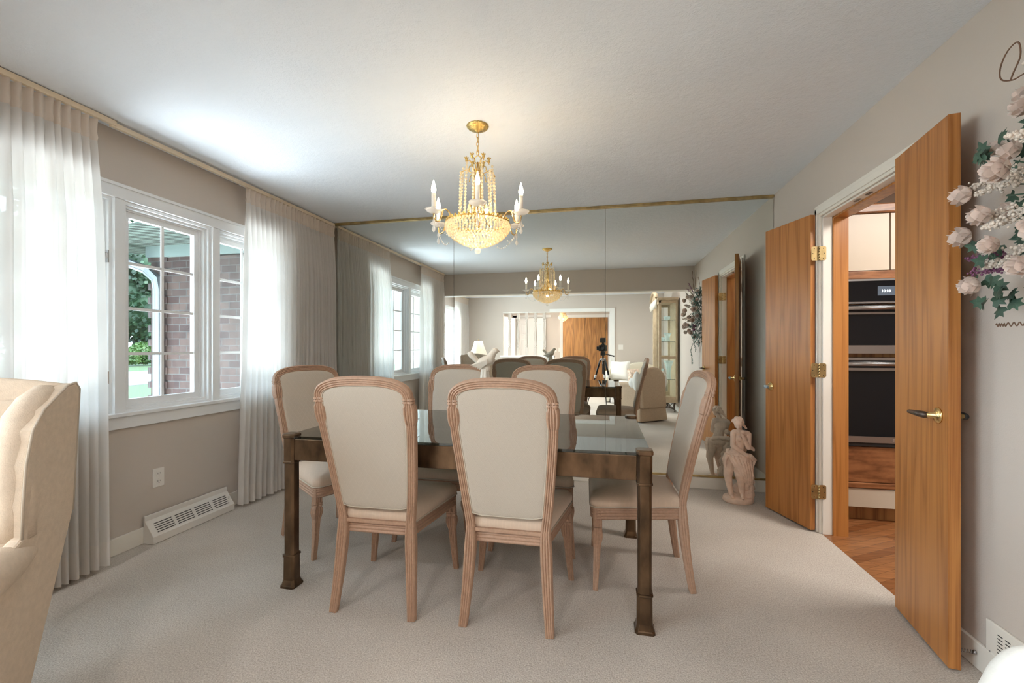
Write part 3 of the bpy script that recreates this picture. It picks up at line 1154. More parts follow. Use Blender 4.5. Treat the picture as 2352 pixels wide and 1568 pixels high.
# near leaf
dn, w2 = oak_leaf('door_2', 'oak slab door leaf nearest the flower swag', (1.303, 2.300), (1.243, 1.895), 0.036, 1)
lever(dn, w2 - 0.065, 0.92, 0.0, -1, -1, 'brass', 'dark_bronze', 0.11)
lever(dn, w2 - 0.065, 0.92, 0.036, 1, -1, 'brass', 'black_plastic', 0.05)
sp = MB()
hel = [(w2 - 0.05 + 0.006 * math.cos(k * 0.9), 0.036 + 0.0012 * k, 0.05 + 0.006 * math.sin(k * 0.9)) for k in range(50)]
sp.tube(hel, 0.0014, 5)
sp.ball((w2 - 0.05, 0.036 + 0.062, 0.05), (0.008, 0.006, 0.008), 8, 6)
build('door_stop', sp, 'steel', dn)


def hinge(t, p, M_):
    h = MB()
    h.prism(rounded_rect(0.040, 0.09, 0.010, 3, -0.022, 0), -0.0012, 0.0012, 'y')
    h.prism(rounded_rect(0.040, 0.09, 0.010, 3, 0.022, 0), -0.0012, 0.0012, 'y')
    for k in range(5):
        h.tube([(0, -0.003, -0.045 + k * 0.018), (0, -0.003, -0.029 + k * 0.018)], 0.0055, 8)
    h.xform(Matrix.Translation(p) @ M_)
    o = build('hinge', h, 'brass_dull', t)
    s = MB()
    for sx in (-1, 1):
        for dz, dx in ((-0.032, 0.026), (0, 0.034), (0.032, 0.026)):
            s.ball((sx * dx, -0.0016, dz), (0.003, 0.001, 0.003), 6, 4)
    s.xform(Matrix.Translation(p) @ M_)
    build('screw', s, 'dark_slot', o)


for hz in (1.79, 1.045, 0.27):
    for dd, wp, fl in ((dl, Vector((1.346, 3.1165, hz)), 0.0), (dn, Vector((1.377, 2.3345, hz)), PI)):
        Ri = Matrix.Rotation(-dd.rotation_euler.z, 4, 'Z')
        hinge(dd, Ri @ (wp - dd.location), Ri @ Matrix.Rotation(fl, 4, 'Z'))
# ball catches on the head casing
for cyy in (2.68, 2.79):
    tag(build('ball_catch', MB().prism(rounded_rect(0.018, 0.055, 0.008, 3, XR + 0.028, cyy), DZ - 0.0145, DZ - 0.0115, 'z'), 'dark_bronze'),
        'small dark ball catch plate in the doorway head, ' + ('nearer the camera' if cyy < 2.7 else 'nearer the mirror'), 'door catch', 'ball catches')

# ------------------------------------------------------------------ kitchen: oven tower
KX0, KX1, KY = XR + 0.14, 2.26, 3.41
t = thing('oven_cabinet', 'tall oak and cream cabinet holding the wall ovens, seen through the doorway', 'cabinet', (KX0, KY, 0))


def KB(nm, mat, x0, x1, z0, z1, yf=0.0, dep=0.02, par=None, bevel=0.0):
    return build(nm, MB().box(x0 - KX0, x1 - KX0, -yf, -yf + dep, z0, z1), mat, par or t, bevel=bevel)


KB('carcass', 'oak_dark', KX0, KX1, 0.10, 2.13, 0.0, 0.58)
KB('toe_kick', 'oak_dark', KX0, KX1, 0.0, 0.10, -0.05, 0.5)
KB('crown_moulding', 'oak_rail', KX0, KX1, 2.10, 2.165, 0.035, 0.035, bevel=0.01)
for a, c in ((KX0 + 0.005, 1.888), (1.898, KX1 - 0.005)):
    d_ = KB('door', 'cabinet_cream', a, c, 1.715, 2.095, 0.02, 0.02)
KB('rail', 'oak_rail', KX0, KX1, 1.655, 1.71, 0.028, 0.028, bevel=0.006)
KB('drawer', 'oak_rail', KX0, KX1, 0.275, 0.515, 0.02, 0.02, bevel=0.004)
KB('rail', 'oak_rail', KX0, KX1, 0.235, 0.272, 0.03, 0.03, bevel=0.006)
KB('drawer', 'cabinet_cream', KX0, KX1, 0.105, 0.230, 0.02, 0.02)
t = thing('wall_oven', 'black glass double wall oven with a lit clock display', 'oven', (KX0, KY, 0))
OX0, OX1 = KX0 + 0.004, KX1 - 0.03
yo = 0.0
KB('control_panel', 'oven_glass', OX0, OX1, 1.50, 1.652, 0.045, 0.044)
KB('trim_strip', 'steel', OX0, OX1, 1.488, 1.499, 0.047, 0.046)
KB('trim_strip', 'steel', OX0, OX1, 1.640, 1.652, 0.047, 0.004)
up = KB('door', 'oven_glass', OX0, OX1, 1.150, 1.480, 0.040, 0.039)
KB('strip', 'steel', OX0, OX1, 1.150, 1.205, 0.042, 0.004, up)
KB('strip', 'steel', OX0, OX1, 1.415, 1.428, 0.042, 0.004, up)
build('handle', MB().tube([(0.03, -0.075, 1.455), (0.62, -0.075, 1.455)], 0.014, 10).box(0.04, 0.06, -0.075, -0.040, 1.447, 1.463).box(0.58, 0.60, -0.075, -0.040, 1.447, 1.463), 'steel', up)
lo = KB('door', 'oven_glass', OX0, OX1, 0.545, 1.125, 0.040, 0.039)
KB('strip', 'steel', OX0, OX1, 0.548, 0.590, 0.042, 0.004, lo)
KB('strip', 'steel', OX0, OX1, 1.105, 1.122, 0.042, 0.004, lo)
KB('strip', 'steel', OX0, OX1, 1.035, 1.052, 0.042, 0.004, lo)
build('handle', MB().tube([(0.03, -0.075, 1.080), (0.62, -0.075, 1.080)], 0.014, 10).box(0.04, 0.06, -0.075, -0.040, 1.072, 1.088).box(0.58, 0.60, -0.075, -0.040, 1.072, 1.088), 'steel', lo)
KB('base_strip', 'black_plastic', OX0, OX1, 0.522, 0.543, 0.035, 0.034)
KB('badge', 'chrome', 1.895, 1.955, 0.560, 0.580, 0.0435, 0.002, lo)
scr = KB('display', 'display_glow', 1.806, 1.965, 1.540, 1.602, 0.0465, 0.002)


def text_mesh(name, s, size, mat, loc, rot, parent=None):
    cu = bpy.data.curves.new(name, 'FONT')
    cu.body = s
    cu.size = size
    cu.extrude = 0.0006
    cu.offset = size * 0.018
    tmp = bpy.data.objects.new(name, cu)
    COL.objects.link(tmp)
    dg = bpy.context.evaluated_depsgraph_get()
    me = bpy.data.meshes.new_from_object(tmp.evaluated_get(dg))
    bpy.data.objects.remove(tmp)
    me.materials.clear()
    me.materials.append(MATS[mat])
    o = bpy.data.objects.new(name, me)
    COL.objects.link(o)
    o.location = loc
    o.rotation_euler = rot
    o.parent = parent
    return o


text_mesh('clock_digits', '10:18', 0.024, 'digit_glow', (1.826 - KX0, -0.0482, 1.562), (PI / 2, 0, 0), scr)
t = thing('kitchen_fill_light', 'added flat square fill light on the kitchen ceiling', 'ceiling light', (2.3, 2.3, 2.39))  # added fixture for the kitchen fill lamp
build('frame', MB().box(-0.33, 0.33, -0.33, 0.33, 0.005, 0.05), 'white_trim', t)
build('diffuser', MB().box(-0.31, 0.31, -0.31, 0.31, 0.0, 0.005), 'fill_diffuser', t)

# ------------------------------------------------------------------ hall behind the living room
t = sthing('door_3', 'pair of flat oak closet doors in the hall', (-0.49, YH, 0))
for a, c in ((-0.62, -0.003), (0.003, 0.62)):
    lf = build('leaf', MB().box(a, c, 0.0, 0.03, 0.01, 2.03), 'oak_dark', t)
    build('leaf_fold', MB().box((a + c) / 2 - 0.002, (a + c) / 2 + 0.002, 0.03, 0.0305, 0.02, 2.02), 'dark_slot', lf)
    k = c - 0.05 if a < 0 and c < 0.1 else a + 0.05
    build('knob', MB().ball((k, 0.045, 0.95), 0.016, 10, 8), 'brass_dull', lf)
build('casing', MB().box(-0.70, -0.62, 0, 0.02, 0, 2.11).box(0.62, 0.70, 0, 0.02, 0, 2.11).box(-0.62, 0.62, 0, 0.02, 2.03, 2.11), 'white_trim', t)


def panel_door(name, label, loc, rz, w=0.82):
    t = sthing(name, label, loc)
    t.rotation_euler.z = rz
    build('leaf', MB().box(0, w, -0.035, 0, 0.01, 2.03), 'hall_door_white', t, bevel=0.002)
    for x0, x1 in ((0.11, w / 2 - 0.05), (w / 2 + 0.05, w - 0.11)):
        for z0, z1 in ((0.22, 0.78), (0.92, 1.42), (1.54, 1.86)):
            for q in (0,):
                m = MB()
                m.box(x0, x1, 0, 0.006, z0, z0 + 0.02).box(x0, x1, 0, 0.006, z1 - 0.02, z1).box(x0, x0 + 0.02, 0, 0.006, z0, z1).box(x1 - 0.02, x1, 0, 0.006, z0, z1)
                m.box(x0 + 0.045, x1 - 0.045, 0, 0.005, z0 + 0.045, z1 - 0.045)
                build('raised_panel', m, 'hall_door_white', t, bevel=0.003)
    build('knob', MB().ball((w - 0.06, 0.045, 0.95), 0.026, 12, 8).tube([(w - 0.06, 0, 0.95), (w - 0.06, 0.045, 0.95)], 0.01, 8), 'brass_dull', t)
    return t


panel_door('door_4', 'white six panel front door standing open in the hall', (-2.40, -4.42, 0), 0.06)
panel_door('door_5', 'white six panel side door at the left end of the hall', (-2.62, -3.55, 0), -PI / 2 + 0.25, 0.7)
struct('trim_5', MB().box(-2.55, -2.44, YH, YH + 0.02, 0, 2.11).box(-2.55, -1.45, YH, YH + 0.02, 2.05, 2.12), 'white_trim', 'white casing round the front door')

sp0 = thing('spindle', 'turned spindle of the hall screen, greyed for shade', 'spindle')
pr = [(0.034, 0), (0.034, 0.15)]
m = MB()
m.box(-0.032, 0.032, -0.032, 0.032, 0, 0.20)
m.box(-0.032, 0.032, -0.032, 0.032, 0.90, 1.05)
m.lathe([(0.03, 0.20), (0.018, 0.215), (0.030, 0.235), (0.030, 0.25), (0.018, 0.27), (0.024, 0.30), (0.031, 0.42), (0.030, 0.55), (0.022, 0.72), (0.018, 0.82), (0.030, 0.84), (0.030, 0.855), (0.018, 0.87), (0.03, 0.90)], n=14)
shaft = build('shaft', m, 'wall_paint', sp0)  # wall colour stands in for the shade on the spindles
side = ['leftmost as seen in the mirror', 'second from left in the mirror', 'middle one of five', 'second from right in the mirror', 'rightmost as seen in the mirror']
for k in range(5):
    place(sp0, (-2.275 + 0.2165 * k, YB - 0.06, 0.995), 0, 'turned spindle of the hall screen, %s' % side[k], 'spindles on the half wall', first=(k == 0))

# added fixtures (flush discs) for the living room and hall fill lamps
cl = thing('fill_ceiling_light', 'added flush round fill light', 'ceiling light')
build('ring', MB().lathe([(0.165, 0.02), (0.17, 0.05), (0.0, 0.05)], n=28), 'white_trim', cl)
build('diffuser', MB().lathe([(0.0, 0.0), (0.12, 0.004), (0.162, 0.03), (0.0, 0.03)], n=28), 'fill_diffuser', cl)
for k, (lx, ly) in enumerate(LIVING_FILLS):
    where = ['window side', 'middle', 'cabinet side'][k]
    place(cl, (lx, ly, 2.39), 0, 'added round fill light on the living room ceiling, %s one' % where, 'added living room fill lights', first=(k == 0))
place(cl, (-1.6, -3.6, 2.39), 0, 'added round fill light on the hall ceiling')

# ================================================================== DINING CHAIR
def reed_square(w, d, n=4, h=0.0045):
    """square section with rounded reeds on the faces looking along +-b and plain sides on +-a"""
    pts = []
    st = w / n

    def face(sg):
        out = []
        for i in range(n):
            a0 = -w / 2 + i * st
            for q in (0.0, 0.25, 0.5, 0.75):
                x = a0 + st * q
                out.append((x, d / 2 - h + h * math.sin(PI * q)))
        out.append((w / 2, d / 2 - h))
        return out if sg > 0 else [(-a, -b) for a, b in out]
    f1 = face(1)
    f2 = face(-1)
    k = 3
    side_r = []
    sd = (d - 2 * h) / k
    for i in range(k):
        for q in (0.0, 0.33, 0.66):
            side_r.append((w / 2 + 0.0022 * math.sin(PI * q), (d / 2 - h) - sd * (i + q)))
    side_l = [(-a, -b) for a, b in side_r]
    return f1[:-1] + side_r + f2[:-1] + side_l


PROF = reed_square(0.036, 0.036)
PROF_LEG = reed_square(0.036, 0.036, 4)


def yb(z):
    if z < 0.42:
        return 0.21 + 0.045 * ((0.42 - z) / 0.42) ** 1.6
    return 0.21 + 0.145 * ((z - 0.42) / 0.645) ** 1.25


def hw(z):
    """half width of the back frame centre line"""
    return 0.163 + 0.042 * min(1, max(0, (z - 0.42) / 0.42)) ** 0.8


def seat_outline(ins=0.0, n=6):
    """rounded trapezoid, front at -y"""
    fw, rw, y0, y1 = 0.243 - ins, 0.178 - ins, -0.232 + ins, 0.205 - ins
    r = 0.035
    pts = []
    for (cx, cy, a0) in ((rw - 0.012, y1 - 0.012, 0), (-(rw - 0.012), y1 - 0.012, PI / 2), (-(fw - r), y0 + r, PI), (fw - r, y0 + r, 1.5 * PI)):
        rr = 0.012 if cy > 0 else r
        for i in range(n + 1):
            a = a0 + PI / 2 * i / n
            pts.append((cx + rr * math.cos(a), cy + rr * math.sin(a)))
    # slight bow on the front rail
    return [(x, y - 0.012 * (1 - (x / fw) ** 2) if y < -0.15 else y) for x, y in pts]


def make_chair():
    t = thing('dining_chair', 'chair', 'chair')
    # back frame
    pts = []
    for i in range(15):
        z = 0.395 + (0.972 - 0.395) * i / 14
        pts.append((-hw(z), yb(z), z))
    A, B, z0 = hw(0.972), 0.077, 0.972
    for i in range(1, 24):
        th = PI * (1 - i / 24)
        c, s = math.cos(th), math.sin(th)
        x = A * math.copysign(abs(c) ** (2 / 2.7), c)
        z = z0 + B * abs(s) ** (2 / 2.7)
        pts.append((x, yb(z), z))
    for i in range(14, -1, -1):
        z = 0.395 + (0.972 - 0.395) * i / 14
        pts.append((hw(z), yb(z), z))
    mb = MB()
    mb.sweep(pts, PROF, (0, 1, -0.22))
    # lower rail between the stiles
    mb.box(-0.17, 0.17, yb(0.42) - 0.012, yb(0.42) + 0.010, 0.395, 0.410)
    bf = build('back_frame', mb, 'pickled_wood', t)
    # collars and carved shoulders
    for sx in (-1, 1):
        c = MB()
        x, y = sx * hw(0.95), yb(0.93)
        for zz in (0.972, 0.960):
            c.sweep([(sx * hw(zz), yb(zz), zz - 0.004), (sx * hw(zz), yb(zz), zz + 0.004)], [(a * 1.16, b * 1.16) for a, b in reed_square(0.037, 0.037, 2, 0.004)], (0, 1, 0))
        zs = [0.953, 0.940, 0.915, 0.89, 0.87, 0.862]
        sc_ = [1.02, 1.28, 1.36, 1.30, 1.16, 0.9]
        c.sweep([(sx * (hw(z) + 0.001), yb(z), z) for z in zs], PROF, (0, 1, -0.2), [(s, s) for s in sc_])
        build('collar', c, 'pickled_wood', bf)
    # upholstered back panel
    def inner(ins):
        out = []
        zb_ = 0.462 + ins
        for x, y, z in pts:
            if z >= zb_:
                k = 1 - (0.013 + ins) / max(0.05, math.hypot(x, max(0, z - 0.93) * 1.0) + 0.0)
                if z > 0.972:
                    cx, cz = 0.0, 0.90
                    dx, dz = x - cx, z - cz
                    l = math.hypot(dx, dz)
                    out.append((cx + dx * (l - 0.013 - ins) / l, cz + dz * (l - 0.013 - ins) / l))
                else:
                    out.append((x - math.copysign(0.013 + ins, x), z))
        n = 8
        xa, xb = out[-1][0], out[0][0]
        for i in range(1, n):
            out.append((xa + (xb - xa) * i / n, zb_))
        return out
    base = inner(0.0)
    for nm, sg, puff in (('back_panel', 1, 0.012), ('front_panel', -1, 0.022)):
        loops = []
        cx, cz = 0, 0.76
        for s, h in ((1.0, 0.0), (0.985, 0.45), (0.95, 0.72), (0.88, 0.88), (0.7, 0.97), (0.4, 1.0), (0.12, 1.0)):
            lp = []
            for x, z in base:
                xx, zz = cx + (x - cx) * s, cz + (z - cz) * s
                lp.append((xx, yb(zz) + sg * (0.006 + puff * h), zz))
            loops.append(lp)
        m = MB()
        m.rings(loops, cap0=False)
        pn = build(nm, m, 'chair_fabric_back', t)
        build('piping', MB().tube([(x, yb(z) + sg * 0.014, z) for x, z in inner(0.007)], 0.0032, 6, cyc=True), 'chair_piping', pn)
    # seat
    m = MB()
    lo = []
    for ins, z in ((0.004, 0.398), (-0.001, 0.410), (-0.003, 0.428), (0.001, 0.446), (0.014, 0.459), (0.05, 0.470), (0.11, 0.477)):
        o = seat_outline(0)
        cx, cy = 0, -0.01
        k = 1 - ins / 0.2
        lo.append([(cx + (x - cx) * k, cy + (y - cy) * k, z) for x, y in o])
    m.rings(lo)
    st = build('seat', m, 'chair_fabric_seat', t)
    build('piping', MB().tube([(x * 1.01, y * 1.01, 0.405) for x, y in seat_outline(0)], 0.0035, 6, cyc=True), 'chair_piping', st)
    # reeded seat rail
    m = MB()
    lo = []
    z = 0.342
    for k in range(4):
        for q, h in ((0.0, 0.006), (0.25, 0.002), (0.5, 0.0), (0.75, 0.002)):
            lo.append([(x * (1 - h / 0.2), y * (1 - h / 0.2), z + 0.0150 * (k + q)) for x, y in seat_outline(0)])
    lo.append([(x * 0.97, y * 0.97, 0.402) for x, y in seat_outline(0)])
    m.rings(lo)
    build('seat_rail', m, 'pickled_wood', t)
    # legs
    for sx in (-1, 1):
        pts2 = [(sx * (0.163 + 0.024 * ((0.44 - z) / 0.44) ** 1.5), yb(z), z) for z in (0.0, 0.06, 0.14, 0.22, 0.29, 0.34, 0.42)]
        m = MB().sweep(pts2, PROF_LEG, (0, 1, 0), [(0.92, 0.86), (0.98, 0.92), (1.08, 1.0), (1.16, 1.12), (1.24, 1.24), (1.24, 1.24), (1.0, 1.0)])
        build('leg', m, 'pickled_wood', t)
        fx, fy = sx * 0.215, -0.200
        def off(z):
            k = ((0.37 - z) / 0.37) if z < 0.37 else 0
            return (fx + sx * 0.026 * max(0, k) ** 1.6, fy - 0.012 * max(0, k) ** 1.6, z)
        m = MB()
        zs = [0.0, 0.05, 0.12, 0.175, 0.220, 0.234, 0.257, 0.281, 0.292]
        sc_ = [0.68, 0.74, 0.84, 0.92, 0.98, 1.22, 1.46, 1.40, 1.08]
        m.sweep([off(z) for z in zs], PROF_LEG, (0, 1, 0), [(s, s) for s in sc_])
        for zc in (0.298, 0.310):
            m.sweep([off(zc - 0.005), off(zc + 0.005)], [(a * 1.28, b * 1.28) for a, b in reed_square(0.036, 0.036, 2, 0.004)], (0, 1, 0))
        m.sweep([off(0.315), off(0.398)], PROF_LEG, (0, 1, 0), [(1.24, 1.24), (1.24, 1.24)])
        build('leg', m, 'pickled_wood', t)
    return t


chair = make_chair()
G = 'six matching upholstered dining chairs'
CH = [
    (-0.400, 2.038, PI, 'upholstered dining chair in front of the table, nearer the oak doors, back to the camera'),
    (-1.010, 2.020, PI + 0.025, 'upholstered dining chair in front of the table, nearer the window, back to the camera'),
    (0.165, 2.430, math.radians(-87.7), 'upholstered dining chair seen in profile at the right end of the table'),
    (-1.674, 2.474, math.radians(64), 'upholstered dining chair angled at the left end of the table, by the curtain'),
    (-1.016, 2.682, 0.0, 'upholstered dining chair behind the table by the mirror, nearer the window'),
    (-0.407, 2.688, 0.0, 'upholstered dining chair behind the table by the mirror, nearer the statue'),
]
for i, (x, y, r, lb) in enumerate(CH):
    place(chair, (x, y, 0), r, lb, G, first=(i == 0))

# ================================================================== TABLE
TX0, TX1, TY0, TY1 = -1.562, 0.203, 1.882, 2.885
t = thing('dining_table', 'dark glass-topped dining table with antique brass square legs', 'table', ((TX0 + TX1) / 2, (TY0 + TY1) / 2, 0))
tcx, tcy = (TX0 + TX1) / 2, (TY0 + TY1) / 2
hx, hy = (TX1 - TX0) / 2, (TY1 - TY0) / 2


def sq(w, ch=0.012):
    h = w / 2
    return [(h - ch, -h), (h, -h + ch), (h, h - ch), (h - ch, h), (-h + ch, h), (-h, h - ch), (-h, -h + ch), (-h + ch, -h)]


for sx in (-1, 1):
    for sy in (-1, 1):
        cx, cy = sx * (hx - 0.032), sy * (hy - 0.032)
        m = MB()
        prof = [(0.0, 0.084), (0.010, 0.082), (0.014, 0.074), (0.036, 0.063), (0.150, 0.061), (0.152, 0.068), (0.160, 0.068), (0.162, 0.056), (0.614, 0.056), (0.616, 0.066), (0.624, 0.066), (0.626, 0.060), (0.738, 0.060), (0.744, 0.070), (0.757, 0.070), (0.762, 0.060)]
        m.rings([[(cx + a, cy + b, z) for a, b in sq(w, 0.010)] for z, w in prof], smooth=False)
        build('leg', m, 'antique_brass', t, bevel=0.0012)
for a in ('x', 'y'):
    for s in (-1, 1):
        if a == 'x':
            y = s * (hy - 0.028)
            build('apron', MB().box(-hx + 0.064, hx - 0.064, y - 0.018, y + 0.018, 0.632, 0.738), 'antique_brass', t, bevel=0.003)
        else:
            x = s * (hx - 0.028)
            build('apron', MB().box(x - 0.018, x + 0.018, -hy + 0.064, hy - 0.064, 0.632, 0.738), 'antique_brass', t, bevel=0.003)
pw = 0.062
gl = [(hx - 0.006, -hy + pw), (hx - 0.006, hy - pw), (hx - pw, hy - pw), (hx - pw, hy - 0.006), (-hx + pw, hy - 0.006), (-hx + pw, hy - pw), (-hx + 0.006, hy - pw), (-hx + 0.006, -hy + pw), (-hx + pw, -hy + pw), (-hx + pw, -hy + 0.006), (hx - pw, -hy + 0.006), (hx - pw, -hy + pw)]
gt = build('glass_top', MB().prism(gl, 0.740, 0.752, 'z'), 'smoked_glass', t)

# ================================================================== CHANDELIER
CX, CY = -0.692, 2.365
PH = math.radians(-73.8)


def beads(mb, pts, r, step, stretch=1.0):
    """string of faceted beads along a polyline"""
    pts = [Vector(p) for p in pts]
    acc = 0.0
    nxt = 0.0
    for a, b in zip(pts[:-1], pts[1:]):
        l = (b - a).length
        while nxt <= acc + l:
            p = a + (b - a) * ((nxt - acc) / l)
            mb.ball(p, (r, r, r * stretch), 6, 4)
            nxt += step
        acc += l


ch = thing('chandelier', 'gold and crystal basket chandelier with six candle bulbs over the dining table', 'chandelier', (CX, CY, 0))
can = [(0.0, 2.405), (0.010, 2.405), (0.014, 2.412), (0.030, 2.414), (0.036, 2.420), (0.052, 2.424), (0.058, 2.430), (0.062, 2.436), (0.062, 2.44), (0.0, 2.44)]
build('canopy', MB().lathe(can, n=40, flute=20, fd=0.03), 'gold', ch)
cm_ = MB()
for k in range(5):
    z = 2.400 - k * 0.024
    a = k * PI / 2
    ring = [(0.007 * math.cos(u) * math.cos(a), 0.007 * math.cos(u) * math.sin(a), z - 0.015 + 0.016 * math.sin(u)) for u in [2 * PI * q / 10 for q in range(10)]]
    cm_.tube(ring, 0.0022, 5, cyc=True)
cm_.tube([(0.004, 0, 2.41), (0.004, 0.003, 2.35), (0.002, 0, 2.28)], 0.0018, 5)
build('chain', cm_, 'gold_smooth', ch)
col_p = [(0.0, 1.86), (0.012, 1.865), (0.020, 1.90), (0.012, 1.93), (0.026, 1.945), (0.030, 1.955), (0.014, 1.965), (0.013, 1.99), (0.022, 2.03), (0.024, 2.09), (0.016, 2.13), (0.020, 2.14), (0.020, 2.148), (0.012, 2.152), (0.014, 2.185), (0.018, 2.192), (0.007, 2.20), (0.006, 2.235)]
build('column', MB().lathe(col_p, n=18), 'gold_smooth', ch)
lp = MB()
ring = [(0.020 * math.cos(u), 0, 2.25 + 0.022 * math.sin(u)) for u in [2 * PI * q / 14 for q in range(14)]]
lp.tube(ring, 0.0035, 6, cyc=True)
build('loop', lp, 'gold_smooth', ch)
crown = MB()
for k in range(6):
    a = PH + PI / 6 + k * PI / 3
    ca, sa = math.cos(a), math.sin(a)
    def R(r, z):
        return (r * ca, r * sa, z)
    crown.tube([R(0.012, 2.17), R(0.022, 2.20), R(0.030, 2.235), R(0.045, 2.245), R(0.062, 2.235), R(0.064, 2.225)], 0.0028, 6)
    crown.ball(R(0.063, 2.245), (0.008, 0.008, 0.013), 8, 6)
    for q in range(5):
        b = q * 2 * PI / 5
        crown.ball((0.063 * ca + 0.009 * math.cos(b), 0.063 * sa + 0.009 * math.sin(b), 2.258), (0.004, 0.004, 0.005), 6, 4)
    crown.tube([R(0.015, 2.145), R(0.035, 2.175), R(0.065, 2.190), R(0.088, 2.180), R(0.095, 2.160)], 0.0026, 6)
    crown.ball(R(0.095, 2.158), 0.005, 6, 4)
    crown.tube([R(0.02, 2.03), R(0.040, 1.99), R(0.045, 1.95), R(0.06, 1.93), R(0.10, 1.915), R(0.165, 1.905)], 0.0035, 6)
build('crown', crown, 'gold', ch)
for k in range(12):
    st = MB()
    a = PH + PI / 12 + k * PI / 6
    r0 = 0.098 if k % 2 else 0.084
    zt = 2.165 if k % 2 else 2.205
    r1 = 0.105
    beads(st, [(r0 * math.cos(a), r0 * math.sin(a), zt), (r1 * math.cos(a), r1 * math.sin(a), 1.905)], 0.0072, 0.0180, 1.15)
    st.tube([(r0 * math.cos(a), r0 * math.sin(a), zt), (r1 * math.cos(a), r1 * math.sin(a), 1.905)], 0.0012, 4)
    build('crystal_strand', st, 'crystal_warm', ch)
inner_p = MB()
for k in range(6):
    a = PH + k * PI / 3
    inner_p.lathe([(0, 1.905), (0.008, 1.915), (0.013, 1.935), (0.006, 1.965), (0.0, 1.975)], (0.055 * math.cos(a), 0.055 * math.sin(a), 0.02), 6)
build('crystal_drop', inner_p, 'crystal_warm', ch)
rim = MB()
ring = [(0.172 * math.cos(u), 0.172 * math.sin(u), 1.892) for u in [2 * PI * q / 48 for q in range(48)]]
rim.tube(ring, 0.005, 6, cyc=True)
for q in range(40):
    u = 2 * PI * q / 40
    rim.ball((0.174 * math.cos(u), 0.174 * math.sin(u), 1.900), (0.007, 0.007, 0.010), 6, 4)
build('basket_rim', rim, 'gold', ch)
bk = MB()
rows = [(0.176, 1.880), (0.180, 1.868), (0.178, 1.856), (0.172, 1.844), (0.163, 1.832), (0.152, 1.820), (0.138, 1.808), (0.122, 1.797), (0.104, 1.787), (0.085, 1.778), (0.064, 1.770), (0.042, 1.763), (0.020, 1.758)]
for i, (r, z) in enumerate(rows):
    n_ = max(4, int(2 * PI * r / 0.0190))
    for k in range(n_):
        a = 2 * PI * (k + 0.5 * (i % 2)) / n_
        bk.ball((r * math.cos(a), r * math.sin(a), z), (0.0068, 0.0068, 0.0084), 6, 4)
tag_b = build('crystal_basket', bk, 'crystal_warm', ch)
tag_b['kind'] = 'stuff'
build('crystal_ball', MB().ball((0, 0, 1.735), 0.0175, 14, 10), 'crystal_clear', ch)
for k in range(6):
    a = PH + k * PI / 3
    ca, sa = math.cos(a), math.sin(a)
    def R(r, z):
        return (r * ca, r * sa, z)
    path = [R(0.165, 1.895), R(0.178, 1.922), (R(0.198, 1.934)), R(0.215, 1.925), R(0.222, 1.900), R(0.232, 1.872), R(0.250, 1.862), R(0.264, 1.872), R(0.268, 1.900)]
    pv = [Vector(p) for p in path]
    fine = []
    for i in range(len(pv) - 1):
        p0, p1, p2, p3 = pv[max(0, i - 1)], pv[i], pv[i + 1], pv[min(len(pv) - 1, i + 2)]
        for q in range(4):
            s = q / 4
            fine.append(0.5 * ((2 * p1) + (p2 - p0) * s + (2 * p0 - 5 * p1 + 4 * p2 - p3) * s * s + (3 * p1 - p0 - 3 * p2 + p3) * s ** 3))
    fine.append(pv[-1])
    am = build('arm', MB().tube(fine, 0.0048, 8), 'gold_smooth', ch)
    c = R(0.268, 0)
    build('drip_pan', MB().lathe([(0.008, 1.900), (0.020, 1.903), (0.036, 1.912), (0.046, 1.922), (0.043, 1.922), (0.020, 1.909), (0.0, 1.906)], (c[0], c[1], 0), 28, flute=14, fd=0.02), 'crystal_clear', am)
    build('candle', MB().lathe([(0.0115, 1.905), (0.0115, 2.005), (0.0, 2.005)], (c[0], c[1], 0), 14), 'candle_sleeve', am)
    build('bulb', MB().lathe([(0.006, 2.004), (0.010, 2.012), (0.0130, 2.026), (0.011, 2.042), (0.006, 2.060), (0.002, 2.074), (0.0, 2.078)], (c[0], c[1], 0), 12), 'bulb_glow', am)
    pd = MB()
    pd.lathe([(0, 1.838), (0.006, 1.846), (0.008, 1.856), (0.003, 1.872), (0, 1.876)], (c[0], c[1], 0), 6)
    pd.lathe([(0, 1.800), (0.007, 1.806), (0.010, 1.816), (0.004, 1.834), (0, 1.838)], (c[0], c[1], 0), 8)
    beads(pd, [(c[0], c[1], 1.90), (c[0], c[1], 1.876)], 0.0045, 0.010)
    # swag of beads to the basket
    sw = []
    for q in range(13):
        s = q / 12
        r = 0.262 - (0.262 - 0.165) * s
        b = a + 0.30 * s
        sw.append((r * math.cos(b), r * math.sin(b), 1.865 - 0.085 * math.sin(PI * min(1, s * 1.08) * 0.62)))
    beads(pd, sw, 0.0044, 0.0125)
    build('pendant', pd, 'crystal_clear', am)
    point_light('candle_lamp', (c[0], c[1], 2.04), 2.1, (1.0, 0.86, 0.70), 0.012, ch)
point_light('basket_lamp', (0.0, 0.0, 1.845), 1.1, (1.0, 0.80, 0.52), 0.012, ch)
point_light('column_lamp', (0.035, -0.03, 1.93), 1.2, (1.0, 0.75, 0.45), 0.01, ch)

